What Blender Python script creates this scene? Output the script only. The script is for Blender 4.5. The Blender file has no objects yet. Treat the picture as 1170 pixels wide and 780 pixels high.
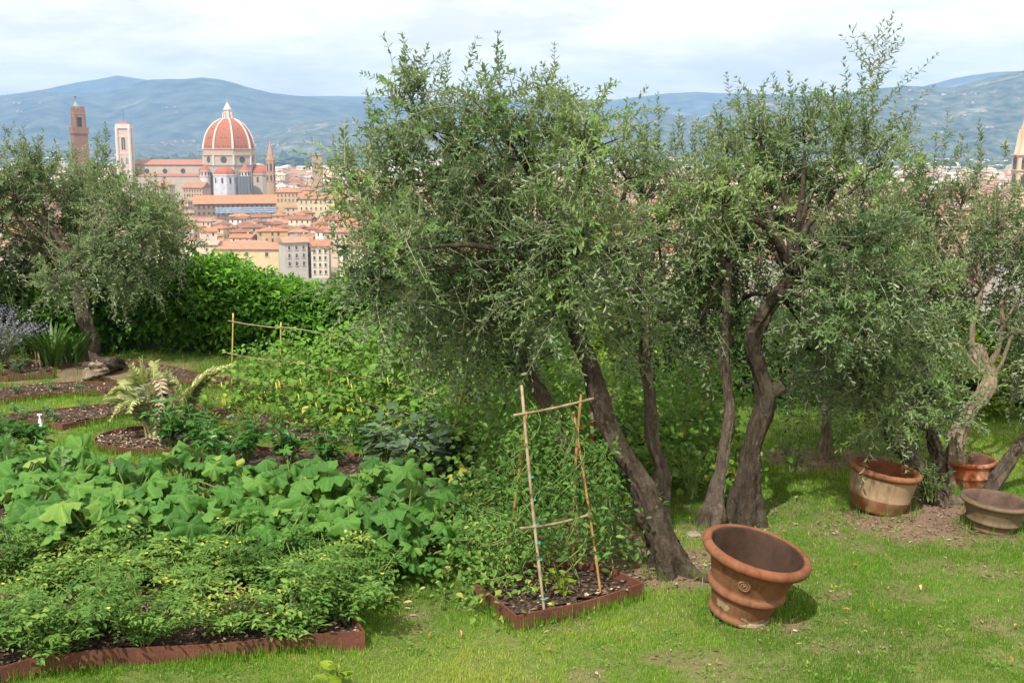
import bpy, math, random
import numpy as np
from mathutils import Vector
from mathutils.geometry import tessellate_polygon
RNG = np.random.default_rng(7)
random.seed(7)
S = bpy.context.scene
COL = S.collection
# ------------------------------------------------------------------ camera, sky, sun, exposure
CAM_H = 3.2
FPX = 1289.0
PITCH = math.atan(218 / FPX)
cam_d = bpy.data.cameras.new('camera')
cam = bpy.data.objects.new('camera', cam_d)
COL.objects.link(cam)
cam.location = (0, 0, CAM_H)
cam.rotation_euler = (math.pi / 2 - PITCH, 0, 0)
cam_d.sensor_width = 36
cam_d.lens = FPX / 1170 * 36
cam_d.clip_start = 0.1
cam_d.clip_end = 30000
S.camera = cam
SUN_EL, SUN_AZ = math.radians(52), math.radians(205)     # azimuth clockwise from +Y: behind the camera, to its left
world = bpy.data.worlds.new('World')
S.world = world
world.use_nodes = True
wn, wl = world.node_tree.nodes, world.node_tree.links
wn.clear()
def wnode(t, **k):
    n = wn.new(t)
    for a, v in k.items():
        setattr(n, a, v)
    return n
w_out = wnode('ShaderNodeOutputWorld')
w_bg = wnode('ShaderNodeBackground')
w_bg.inputs['Strength'].default_value = 0.135
w_sky = wnode('ShaderNodeTexSky', sky_type='NISHITA', sun_disc=False, sun_elevation=SUN_EL, sun_rotation=SUN_AZ, air_density=1.0, dust_density=1.5)
w_tc = wnode('ShaderNodeTexCoord')
w_sep = wnode('ShaderNodeSeparateXYZ')
w_add = wnode('ShaderNodeMath', operation='ADD'); w_add.inputs[1].default_value = 0.16
w_dx = wnode('ShaderNodeMath', operation='DIVIDE'); w_dy = wnode('ShaderNodeMath', operation='DIVIDE')
w_cmb = wnode('ShaderNodeCombineXYZ')
w_n = wnode('ShaderNodeTexNoise'); w_n.inputs['Scale'].default_value = 0.75; w_n.inputs['Detail'].default_value = 9; w_n.inputs['Roughness'].default_value = 0.62; w_n.inputs['Distortion'].default_value = 0.5
w_r = wnode('ShaderNodeValToRGB')
w_r.color_ramp.elements[0].position = 0.36; w_r.color_ramp.elements[0].color = (0.97, 0.97, 0.97, 1)
w_r.color_ramp.elements[1].position = 0.62; w_r.color_ramp.elements[1].color = (1, 1, 1, 1)
w_n2 = wnode('ShaderNodeTexNoise'); w_n2.inputs['Scale'].default_value = 1.5; w_n2.inputs['Detail'].default_value = 8; w_n2.inputs['Roughness'].default_value = 0.6
w_r2 = wnode('ShaderNodeValToRGB')
w_r2.color_ramp.elements[0].position = 0.40; w_r2.color_ramp.elements[0].color = (8.2, 7.5, 6.7, 1)
w_r2.color_ramp.elements[1].position = 0.66; w_r2.color_ramp.elements[1].color = (12.6, 11.3, 9.7, 1)
w_mix = wnode('ShaderNodeMix', data_type='RGBA')
L = wl.new
L(w_tc.outputs['Generated'], w_sep.inputs[0]); L(w_sep.outputs['Z'], w_add.inputs[0])
L(w_sep.outputs['X'], w_dx.inputs[0]); L(w_add.outputs[0], w_dx.inputs[1])
L(w_sep.outputs['Y'], w_dy.inputs[0]); L(w_add.outputs[0], w_dy.inputs[1])
L(w_dx.outputs[0], w_cmb.inputs[0]); L(w_dy.outputs[0], w_cmb.inputs[1])
L(w_cmb.outputs[0], w_n.inputs['Vector']); L(w_cmb.outputs[0], w_n2.inputs['Vector'])
L(w_n.outputs['Fac'], w_r.inputs[0]); L(w_n2.outputs['Fac'], w_r2.inputs[0])
w_h = wnode('ShaderNodeMapRange', interpolation_type='SMOOTHSTEP'); w_h.inputs['From Min'].default_value = 0.12; w_h.inputs['From Max'].default_value = 0.55; w_h.inputs['To Min'].default_value = 0.95; w_h.inputs['To Max'].default_value = 1.0
w_vm = wnode('ShaderNodeVectorMath', operation='SCALE')
L(w_sep.outputs['Z'], w_h.inputs['Value']); L(w_r2.outputs[0], w_vm.inputs[0]); L(w_h.outputs[0], w_vm.inputs['Scale'])
L(w_r.outputs[0], w_mix.inputs['Factor']); L(w_sky.outputs[0], w_mix.inputs['A']); L(w_vm.outputs[0], w_mix.inputs['B'])
L(w_mix.outputs['Result'], w_bg.inputs['Color']); L(w_bg.outputs[0], w_out.inputs['Surface'])
sun_d = bpy.data.lights.new('sun', 'SUN')
sun_d.energy = 5.0
sun_d.angle = math.radians(0.9)
sun_d.color = (1.0, 0.94, 0.85)
sun = bpy.data.objects.new('sun', sun_d)
COL.objects.link(sun)
_sd = Vector((math.sin(SUN_AZ) * math.cos(SUN_EL), math.cos(SUN_AZ) * math.cos(SUN_EL), math.sin(SUN_EL)))
sun.rotation_euler = _sd.to_track_quat('Z', 'Y').to_euler()
sun.location = (-10, -20, 40)
S.view_settings.view_transform = 'Standard'
S.view_settings.look = 'None'
S.view_settings.exposure = 0.42
S.view_settings.gamma = 1.0
S.view_settings.use_curve_mapping = False
S.cycles.use_denoising = True
S.cycles.max_bounces = 6
S.cycles.diffuse_bounces = 3
S.cycles.transmission_bounces = 4
S.cycles.volume_bounces = 0
S.cycles.sample_clamp_indirect = 8

# ------------------------------------------------------------------ geometry of the view (used to find where things stand)
FW = np.array([0, math.cos(PITCH), -math.sin(PITCH)])
UP = np.array([0, math.sin(PITCH), math.cos(PITCH)])
RT = np.array([1.0, 0, 0])
EYE = np.array([0, 0, CAM_H])
def ray(px, py):
    return FW + (px - 585) / FPX * RT + (390 - py) / FPX * UP
def G(px, py, z=0.0):                       # the point of the ground seen there
    d = ray(px, py)
    return EYE + d * ((z - CAM_H) / d[2])
def W(px, py, Y):                           # the point at distance Y seen there
    d = ray(px, py)
    return EYE + d * (Y / d[1])

# ------------------------------------------------------------------ mesh helpers
class MB:
    def __init__(self):
        self.V, self.F, self.M, self.R, self.n = [], [], [], [], 0
    def add(self, V, F, mat=0, rnd=0.5):
        V = np.asarray(V, float).reshape(-1, 3)
        if len(V) == 0: return self
        fs = F if isinstance(F, list) and len(F) and isinstance(F[0], np.ndarray) and F[0].ndim == 2 else [np.asarray(F, int)]
        for f in fs:
            if f.size:
                self.F.append(f + self.n); self.M.append(np.full(len(f), mat))
        self.V.append(V)
        self.R.append(np.broadcast_to(np.asarray(rnd, float), (len(V),)))
        self.n += len(V)
        return self
    def polys(self, V, faces, mat=0, rnd=0.5):   # mixed python face lists
        by = {}
        for f in faces: by.setdefault(len(f), []).append(f)
        V = np.asarray(V, float).reshape(-1, 3)
        for k, fs in by.items():
            self.F.append(np.array(fs, int) + self.n); self.M.append(np.full(len(fs), mat))
        self.V.append(V); self.R.append(np.broadcast_to(np.asarray(rnd, float), (len(V),))); self.n += len(V)
        return self
    def build(self, name, mats, parent=None, smooth=False, loc=None):
        me = bpy.data.meshes.new(name)
        V = np.concatenate(self.V)
        if loc is not None: V = V - np.asarray(loc)
        me.vertices.add(len(V)); me.vertices.foreach_set('co', V.astype(np.float32).ravel())
        loops = np.concatenate([f.ravel() for f in self.F])
        tot = np.concatenate([np.full(len(f), f.shape[1]) for f in self.F])
        st = np.concatenate([[0], np.cumsum(tot)[:-1]])
        me.loops.add(len(loops)); me.loops.foreach_set('vertex_index', loops.astype(np.int32))
        me.polygons.add(len(tot)); me.polygons.foreach_set('loop_start', st.astype(np.int32))
        try: me.polygons.foreach_set('loop_total', tot.astype(np.int32))
        except Exception: pass
        mats = mats if isinstance(mats, (list, tuple)) else [mats]
        for m in mats: me.materials.append(m)
        me.polygons.foreach_set('material_index', np.concatenate(self.M).astype(np.int32))
        me.polygons.foreach_set('use_smooth', np.full(len(tot), bool(smooth)))
        at = me.attributes.new('rnd', 'FLOAT', 'POINT')
        at.data.foreach_set('value', np.concatenate(self.R).astype(np.float32))
        me.update(calc_edges=True); me.validate()
        o = bpy.data.objects.new(name, me)
        COL.objects.link(o)
        if parent is not None: o.parent = parent
        if loc is not None and parent is None: o.location = Vector([float(a) for a in loc])
        return o
def tag(o, label=None, cat=None, group=None, kind=None):
    if label: o['label'] = label
    if cat: o['category'] = cat
    if group: o['group'] = group
    if kind: o['kind'] = kind
    return o
def thing(name, label, cat, loc, group=None):
    o = bpy.data.objects.new(name, None)
    COL.objects.link(o); o.location = Vector([float(a) for a in loc]); o.empty_display_size = 0.2
    return tag(o, label, cat, group)
def adopt(o, parent):                        # parts are modelled in world space, then hung under their thing
    o.parent = parent
    o.location = -parent.location
    return o
def build_in(mb, name, mats, parent, smooth=False):
    return mb.build(name, mats, parent, smooth, loc=np.array(parent.location))

def nrm(v):
    v = np.asarray(v, float)
    return v / np.maximum(np.linalg.norm(v, axis=-1, keepdims=True), 1e-9)
def rdir(n, rng=None):
    return nrm((rng or RNG).normal(size=(n, 3)))
def spline(pts, n):
    P = np.asarray(pts, float)
    if len(P) < 3:
        t = np.linspace(0, 1, n)[:, None]
        return P[0] * (1 - t) + P[-1] * t
    Q = np.vstack([2 * P[0] - P[1], P, 2 * P[-1] - P[-2]])
    out = []
    for t in np.linspace(0, len(P) - 1 - 1e-6, n):
        i = int(t); u = t - i
        a, b, c, d = Q[i], Q[i + 1], Q[i + 2], Q[i + 3]
        out.append(0.5 * ((2 * b) + (c - a) * u + (2 * a - 5 * b + 4 * c - d) * u * u + (3 * b - a - 3 * c + d) * u ** 3))
    return np.array(out)
def vtubes(P, R, sides=3, cap=False):        # P (N,K,3), R (N,K)
    P = np.asarray(P, float); R = np.asarray(R, float)
    N, K, _ = P.shape
    T = np.empty_like(P)
    T[:, 1:-1] = P[:, 2:] - P[:, :-2]; T[:, 0] = P[:, 1] - P[:, 0]; T[:, -1] = P[:, -1] - P[:, -2]
    T = nrm(T)
    ref = np.where(np.abs(nrm(P[:, -1] - P[:, 0])[:, 2:3]) > 0.8, np.array([[1.0, 0.03, 0]]), np.array([[0.02, 0.05, 1.0]]))[:, None, :]
    A = nrm(np.cross(T, np.broadcast_to(ref, T.shape))); B = np.cross(T, A)
    ang = np.arange(sides) * 2 * math.pi / sides
    V = P[:, :, None, :] + R[:, :, None, None] * (A[:, :, None, :] * np.cos(ang)[None, None, :, None] + B[:, :, None, :] * np.sin(ang)[None, None, :, None])
    idx = np.arange(N * K * sides).reshape(N, K, sides)
    a = idx[:, :-1]; b = idx[:, 1:]
    F = np.stack([a, np.roll(a, -1, 2), np.roll(b, -1, 2), b], -1).reshape(-1, 4)
    V = V.reshape(-1, 3)
    if cap:
        caps = np.vstack([idx[:, 0, ::-1], idx[:, -1, :]])
        return V, [F, caps]
    return V, F
def fbm1(x, seed=0):
    r = np.zeros_like(x, float)
    for i in range(5):
        r += np.sin(x * (2.1 ** i) + seed * 1.7 + i * 3.1) / (1.7 ** i)
    return r
def vnoise(x, y, seed=0):                    # value noise 2-D
    xi = np.floor(x).astype(np.int64); yi = np.floor(y).astype(np.int64)
    xf = x - xi; yf = y - yi
    xf = xf * xf * (3 - 2 * xf); yf = yf * yf * (3 - 2 * yf)
    def h(a, b):
        n = (a * 374761393 + b * 668265263 + seed * 974634777) & 0xffffffff
        n = ((n ^ (n >> 13)) * 1274126177) & 0xffffffff
        return ((n ^ (n >> 16)) & 0xffff) / 65535.0
    return (h(xi, yi) * (1 - xf) + h(xi + 1, yi) * xf) * (1 - yf) + (h(xi, yi + 1) * (1 - xf) + h(xi + 1, yi + 1) * xf) * yf
def fbm(x, y, seed=0, o=5):
    r = 0; a = 0.5
    for i in range(o):
        r = r + a * vnoise(x * 2 ** i, y * 2 ** i, seed + i); a *= 0.5
    return r
# leaf shapes: x across, y along, z off the blade
T_OLIVE = (np.array([[0, 0, 0], [.5, .45, .06], [0, 1, -.04], [-.5, .45, .06]]), np.array([[0, 1, 2, 3]]))
T_OLEAF = (np.array([[0, 0, 0], [.46, .28, .05], [.42, .68, .05], [0, 1, -.05], [-.42, .68, .05], [-.46, .28, .05]]), np.array([[0, 1, 2, 3], [0, 3, 4, 5]]))
T_OVATE = (np.array([[0, 0, 0], [.34, .18, .07], [.5, .42, .10], [.3, .75, .03], [0, 1, -.12], [-.3, .75, .03], [-.5, .42, .10], [-.34, .18, .07], [0, .45, 0]]),
           np.array([[0, 1, 2, 8], [8, 2, 3, 4], [8, 4, 5, 6], [0, 8, 6, 7]]))
T_BLADE = (np.array([[-.5, 0, 0], [.5, 0, 0], [.38, .55, .06], [-.38, .55, .06], [.06, 1, .3], [-.06, 1, .3]]), np.array([[0, 1, 2, 3], [3, 2, 4, 5]]))
T_STRAP = (np.array([[-.5, 0, 0], [.5, 0, 0], [.5, .5, .02], [-.5, .5, .02], [.36, .8, -.08], [-.36, .8, -.08], [.03, 1, -.22], [-.03, 1, -.22]]), np.array([[0, 1, 2, 3], [3, 2, 4, 5], [5, 4, 6, 7]]))
def leaves(mb, pos, along, up, ln, wd, tpl=T_OLIVE, mat=0, rnd=0.5, zs=None):
    pos = np.asarray(pos, float); N = len(pos)
    if N == 0: return
    along = nrm(along); side = nrm(np.cross(along, up)); nor = np.cross(side, along)
    T, F = tpl; K = len(T)
    ln = np.broadcast_to(np.asarray(ln, float), (N,)); wd = np.broadcast_to(np.asarray(wd, float), (N,))
    zs = ln if zs is None else zs
    V = pos[:, None, :] + T[None, :, 0:1] * (side * wd[:, None])[:, None, :] + T[None, :, 1:2] * (along * ln[:, None])[:, None, :] + T[None, :, 2:3] * (nor * np.broadcast_to(zs, (N,))[:, None])[:, None, :]
    FF = (F[None] + (np.arange(N) * K)[:, None, None]).reshape(-1, F.shape[1])
    r = np.repeat(np.broadcast_to(np.asarray(rnd, float), (N,)), K)
    mb.add(V.reshape(-1, 3), FF, mat, r)
def box(mb, c, s, yaw=0.0, mat=0, rnd=.5, faces=None):
    x, y, z = np.array(s) / 2.0
    V = np.array([[-x, -y, -z], [x, -y, -z], [x, y, -z], [-x, y, -z], [-x, -y, z], [x, -y, z], [x, y, z], [-x, y, z]])
    ca, sa = math.cos(yaw), math.sin(yaw)
    V = np.stack([V[:, 0] * ca - V[:, 1] * sa, V[:, 0] * sa + V[:, 1] * ca, V[:, 2]], 1) + np.asarray(c)
    F = np.array([[0, 3, 2, 1], [4, 5, 6, 7], [0, 1, 5, 4], [1, 2, 6, 5], [2, 3, 7, 6], [3, 0, 4, 7]])
    return mb.add(V, F, mat, rnd)
def lathe(mb, prof, n=48, c=(0, 0, 0), M=None, mat=0, rnd=.5, a0=0.0, a1=2 * math.pi, wob=None):
    prof = np.asarray(prof, float); K = len(prof)
    full = abs(a1 - a0 - 2 * math.pi) < 1e-6
    m = n if full else n + 1
    ang = a0 + (a1 - a0) * np.arange(m) / n
    r = prof[:, 0][:, None] * np.ones(m)[None]
    if wob is not None: r = r * wob(ang[None], prof[:, 1][:, None])
    V = np.stack([r * np.cos(ang), r * np.sin(ang), prof[:, 1][:, None] * np.ones(m)], -1).reshape(-1, 3)
    if M is not None: V = V @ np.asarray(M).T
    V = V + np.asarray(c)
    idx = np.arange(K * m).reshape(K, m)
    if full:
        a = idx[:-1]; b = idx[1:]
        F = np.stack([a, np.roll(a, -1, 1), np.roll(b, -1, 1), b], -1).reshape(-1, 4)
    else:
        F = np.stack([idx[:-1, :-1], idx[:-1, 1:], idx[1:, 1:], idx[1:, :-1]], -1).reshape(-1, 4)
    return mb.add(V, F, mat, rnd)
# ------------------------------------------------------------------ materials
class NM:
    def __init__(self, name):
        self.m = bpy.data.materials.new(name); self.m.use_nodes = True
        self.t = self.m.node_tree; self.t.nodes.clear()
        self.out = self.t.nodes.new('ShaderNodeOutputMaterial')
    def n(self, t, inp=None, **k):
        x = self.t.nodes.new(t)
        for a, v in k.items(): setattr(x, a, v)
        for a, v in (inp or {}).items():
            if hasattr(v, 'is_output') or isinstance(v, bpy.types.NodeSocket): self.t.links.new(v, x.inputs[a])
            else: x.inputs[a].default_value = v
        return x
    def ramp(self, fac, stops):
        x = self.t.nodes.new('ShaderNodeValToRGB')
        e = x.color_ramp.elements
        e[0].position, e[0].color = stops[0][0], (*stops[0][1], 1)
        e[1].position, e[1].color = stops[-1][0], (*stops[-1][1], 1)
        for p, c in stops[1:-1]:
            q = e.new(p); q.color = (*c, 1)
        self.t.links.new(fac, x.inputs[0])
        return x.outputs[0]
    def noise(self, scale, detail=4, rough=.55, vec=None, dist=0.0, out='Fac'):
        x = self.n('ShaderNodeTexNoise', {'Scale': scale, 'Detail': detail, 'Roughness': rough, 'Distortion': dist})
        if vec is not None: self.t.links.new(vec, x.inputs['Vector'])
        return x.outputs[out]
    def obj(self): return self.n('ShaderNodeTexCoord').outputs['Object']
    def pos(self): return self.n('ShaderNodeNewGeometry').outputs['Position']
    def attr(self, a, out='Fac'): return self.n('ShaderNodeAttribute', attribute_name=a).outputs[out]
    def mix(self, f, a, b, blend='MIX'):
        x = self.n('ShaderNodeMix', data_type='RGBA', blend_type=blend)
        for s, v in ((x.inputs['Factor'], f), (x.inputs['A'], a), (x.inputs['B'], b)):
            if isinstance(v, bpy.types.NodeSocket): self.t.links.new(v, s)
            else: s.default_value = v if not isinstance(v, tuple) or len(v) == 4 else (*v, 1)
        return x.outputs['Result']
    def math(self, op, a, b=0.0):
        x = self.n('ShaderNodeMath', operation=op)
        for s, v in ((x.inputs[0], a), (x.inputs[1], b)):
            if isinstance(v, bpy.types.NodeSocket): self.t.links.new(v, s)
            else: s.default_value = v
        return x.outputs[0]
    def bump(self, h, strength=.4, dist=.02):
        x = self.n('ShaderNodeBump', {'Strength': strength, 'Distance': dist}); self.t.links.new(h, x.inputs['Height'])
        return x.outputs[0]
    def bsdf(self, col, rough=.7, spec=.3, normal=None, link=True):
        x = self.n('ShaderNodeBsdfPrincipled')
        for k, v in (('Base Color', col), ('Roughness', rough), ('Specular IOR Level', spec)):
            if isinstance(v, bpy.types.NodeSocket): self.t.links.new(v, x.inputs[k])
            else: x.inputs[k].default_value = v if not isinstance(v, tuple) else (*v, 1)
        if normal is not None: self.t.links.new(normal, x.inputs['Normal'])
        if link: self.t.links.new(x.outputs[0], self.out.inputs['Surface'])
        return x.outputs[0]
def leaf_mat(name, stops, back=None, rough=.5, spec=.18, trans=.35, tint=(1.25, 1.3, .5)):
    m = NM(name)
    c = m.ramp(m.attr('rnd'), stops)
    if back is not None:
        c = m.mix(m.n('ShaderNodeNewGeometry').outputs['Backfacing'], c, back)
    p = m.bsdf(c, rough, spec, link=False)
    tc = m.mix(1.0, c, tint, 'MULTIPLY')
    t = m.n('ShaderNodeBsdfTranslucent', {'Color': tc})
    x = m.n('ShaderNodeMixShader', {0: trans, 1: p, 2: t.outputs[0]})
    m.t.links.new(x.outputs[0], m.out.inputs['Surface'])
    return m.m
def plain(name, col, rough=.7, spec=.3, nscale=0, var=.25, bump=0, bdist=.01):
    m = NM(name)
    c = col; nr = None
    if nscale:
        f = m.noise(nscale, 5, .6, m.obj())
        c = m.ramp(f, [(.3, tuple(v * (1 - var) for v in col)), (.7, tuple(min(1, v * (1 + var)) for v in col))])
        if bump: nr = m.bump(f, bump, bdist)
    m.bsdf(c, rough, spec, nr)
    return m.m
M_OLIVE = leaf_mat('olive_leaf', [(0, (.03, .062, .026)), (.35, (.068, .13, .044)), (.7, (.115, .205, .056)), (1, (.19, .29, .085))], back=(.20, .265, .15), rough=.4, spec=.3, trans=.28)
M_OLIVE_GREY = leaf_mat('grey_olive_leaf', [(0, (.035, .07, .028)), (.5, (.095, .155, .062)), (1, (.19, .265, .12))], back=(.23, .29, .18), rough=.45, spec=.18, trans=.25)
M_HEDGE = leaf_mat('hedge_leaf', [(0, (.026, .085, .01)), (.5, (.07, .195, .018)), (1, (.16, .34, .03))], rough=.42, trans=.38)
M_SHRUB = leaf_mat('shrub_leaf', [(0, (.025, .055, .015)), (.6, (.055, .12, .025)), (1, (.12, .20, .04))], rough=.45, trans=.3)
M_YSHRUB = leaf_mat('yellow_green_leaf', [(0, (.10, .17, .015)), (.6, (.2, .29, .02)), (1, (.36, .4, .04))], rough=.45, trans=.4)
M_SQUASH = leaf_mat('squash_leaf', [(0, (.022, .085, .014)), (.4, (.06, .18, .026)), (.75, (.11, .25, .04)), (1, (.28, .37, .07))], back=(.13, .23, .09), rough=.5, spec=.22, trans=.3)
def mottle(mat, scale, amt, pale, bump):
    t = mat.node_tree; N_ = t.nodes; pr = next(n for n in N_ if n.type == 'BSDF_PRINCIPLED'); tr = next(n for n in N_ if n.type == 'BSDF_TRANSLUCENT')
    src = pr.inputs['Base Color'].links[0].from_socket
    g_ = N_.new('ShaderNodeNewGeometry'); nz = N_.new('ShaderNodeTexNoise'); nz.inputs['Scale'].default_value = scale; nz.inputs['Detail'].default_value = 6; nz.inputs['Roughness'].default_value = .7
    t.links.new(g_.outputs['Position'], nz.inputs['Vector'])
    rp = N_.new('ShaderNodeValToRGB'); rp.color_ramp.elements[0].position = .52; rp.color_ramp.elements[0].color = (0, 0, 0, 1); rp.color_ramp.elements[1].position = .7; rp.color_ramp.elements[1].color = (amt, amt, amt, 1)
    t.links.new(nz.outputs['Fac'], rp.inputs[0])
    mx = N_.new('ShaderNodeMix'); mx.data_type = 'RGBA'; mx.inputs['B'].default_value = (*pale, 1)
    t.links.new(rp.outputs[0], mx.inputs['Factor']); t.links.new(src, mx.inputs['A']); t.links.new(mx.outputs['Result'], pr.inputs['Base Color'])
    bp = N_.new('ShaderNodeBump'); bp.inputs['Strength'].default_value = bump; bp.inputs['Distance'].default_value = .012
    t.links.new(nz.outputs['Fac'], bp.inputs['Height']); t.links.new(bp.outputs[0], pr.inputs['Normal'])
mottle(M_SQUASH, 34, .45, (.2, .28, .12), .8)

M_TOMATO = leaf_mat('tomato_leaf', [(0, (.035, .09, .018)), (.45, (.085, .185, .035)), (.8, (.17, .29, .06)), (1, (.36, .38, .08))], back=(.17, .27, .08), rough=.5, trans=.32)
M_PEPPER = leaf_mat('pepper_leaf', [(0, (.025, .08, .015)), (.6, (.05, .16, .03)), (1, (.1, .24, .05))], rough=.32, spec=.18, trans=.28)
M_EGG = leaf_mat('aubergine_leaf', [(0, (.05, .09, .05)), (.6, (.09, .15, .085)), (1, (.14, .2, .11))], back=(.16, .2, .15), rough=.55, trans=.25)
M_BEAN = leaf_mat('bean_leaf', [(0, (.05, .13, .018)), (.55, (.12, .25, .035)), (.9, (.2, .34, .05)), (1, (.4, .38, .07))], back=(.14, .24, .09), rough=.5, trans=.36)
M_CARD = leaf_mat('cardoon_leaf', [(0, (.16, .21, .08)), (.6, (.32, .36, .15)), (1, (.5, .5, .25))], back=(.36, .38, .28), rough=.6, trans=.25)
M_DRY = leaf_mat('dry_leaf', [(0, (.38, .3, .2)), (1, (.62, .54, .42))], rough=.7, trans=.25, tint=(1, .95, .8))
M_LAV = leaf_mat('grey_foliage', [(0, (.09, .11, .09)), (1, (.2, .23, .2))], rough=.6, trans=.2)
M_IRIS = leaf_mat('strap_leaf', [(0, (.03, .07, .015)), (.6, (.07, .15, .03)), (1, (.16, .24, .05))], rough=.4, trans=.3)
M_GRASS = leaf_mat('grass_blade', [(0, (.06, .15, .012)), (.45, (.115, .27, .02)), (.75, (.2, .36, .035)), (.92, (.34, .38, .08)), (1, (.52, .45, .22))], rough=.5, spec=.18, trans=.35)
M_STEM = leaf_mat('green_stem', [(0, (.09, .16, .04)), (1, (.2, .27, .08))], trans=.05)
M_TWIG = leaf_mat('twig', [(0, (.12, .12, .08)), (1, (.3, .28, .2))], trans=0)
M_YFLOW = plain('yellow_petal', (.75, .5, .03), .6)
M_OFLOW = plain('orange_petal', (.8, .3, .02), .6)
M_PFLOW = plain('violet_petal', (.3, .22, .55), .6)
M_LFLOW = plain('lilac_flower', (.2, .19, .27), .7)
M_PINK = plain('pink_petal', (.75, .3, .55), .6)
M_WHITE = plain('white_plastic', (.8, .8, .8), .5)
M_GTOM = plain('green_fruit', (.2, .3, .08), .3, .5)
M_TIE = plain('teal_tie', (.02, .3, .3), .5)
M_RED = plain('red_tape', (.7, .03, .04), .4)
M_POD = plain('yellow_pod', (.6, .5, .08), .5)
def bark_mat(name, a, b, scale=9, bs=.9):
    m = NM(name)
    mp = m.n('ShaderNodeMapping', {'Vector': m.obj(), 'Scale': (1, 1, .42)})
    f = m.noise(scale * 2.2, 8, .68, mp.outputs[0], 1.0)
    g = m.noise(scale * .5, 3, .5, m.obj())
    c = m.ramp(f, [(.3, a), (.55, tuple((x + y) / 2 for x, y in zip(a, b))), (.78, b)])
    c = m.mix(m.ramp(g, [(.45, (0, 0, 0)), (.75, (.35, .35, .35))]), c, (.13, .13, .085))
    v = m.n('ShaderNodeTexVoronoi', {'Vector': mp.outputs[0], 'Scale': scale * 1.6})
    c = m.mix(m.math('MULTIPLY', m.ramp(v.outputs[0], [(.05, (1, 1, 1)), (.3, (0, 0, 0))]), .0), c, a)
    lich = m.ramp(m.noise(16, 5, .7, m.obj(), .5), [(.62, (0, 0, 0)), (.7, (1, 1, 1))])
    c = m.mix(m.math('MULTIPLY', lich, .45), c, (.26, .26, .2))
    m.bsdf(c, .9, .15, m.bump(m.math('ADD', f, m.math('MULTIPLY', v.outputs[0], .7)), 1.0, .04))
    return m.m
M_BARK = bark_mat('dark_bark', (.02, .015, .011), (.105, .08, .058))
M_BARK_L = bark_mat('grey_bark', (.04, .03, .023), (.19, .15, .115))
M_BARK_P = bark_mat('pale_bark', (.10, .075, .05), (.42, .34, .25))
def bamboo_mat(name, a, b):
    m = NM(name)
    c = m.ramp(m.noise(14, 3, .5, m.obj()), [(.35, a), (.65, b)])
    m.bsdf(c, .5, .35)
    return m.m
M_BAMB = bamboo_mat('bamboo', (.16, .12, .075), (.30, .23, .145))
M_BAMB_O = bamboo_mat('orange_bamboo', (.2, .10, .035), (.33, .18, .07))
M_BAMB_Y = bamboo_mat('yellow_bamboo', (.30, .23, .06), (.44, .35, .12))
def steel_mat():
    m = NM('rusty_steel')
    f = m.noise(5, 7, .65, m.obj(), .4); g = m.noise(60, 4, .6, m.obj())
    c = m.ramp(f, [(.3, (.05, .019, .013)), (.5, (.09, .033, .021)), (.72, (.15, .06, .038))])
    c = m.mix(.25, c, m.ramp(g, [(.3, (.06, .025, .02)), (.7, (.25, .11, .07))]))
    m.bsdf(c, .75, .25, m.bump(g, .25, .004))
    return m.m
M_STEEL = steel_mat()
def soil_mat(name, a, b, c3):
    m = NM(name)
    v = m.n('ShaderNodeTexVoronoi', {'Vector': m.obj(), 'Scale': 55.0, 'Randomness': 1.0})
    f = m.noise(22, 8, .7, m.obj())
    col = m.ramp(v.outputs['Color'], [(.15, a), (.5, b), (.9, c3)])
    col = m.mix(m.ramp(f, [(.4, (0, 0, 0)), (.62, (1, 1, 1))]), col, a)
    m.bsdf(col, .95, .1, m.bump(m.math('ADD', f, v.outputs['Distance']), .8, .02))
    return m.m
M_SOIL = soil_mat('mulched_soil', (.032, .021, .017), (.075, .05, .037), (.21, .16, .115))
M_STRAW = soil_mat('straw_mulch', (.16, .11, .06), (.34, .26, .15), (.5, .4, .26))
M_CHIP = leaf_mat('wood_chip', [(0, (.09, .055, .035)), (.5, (.24, .17, .12)), (1, (.5, .41, .31))], rough=.85, spec=.15, trans=0)
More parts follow.
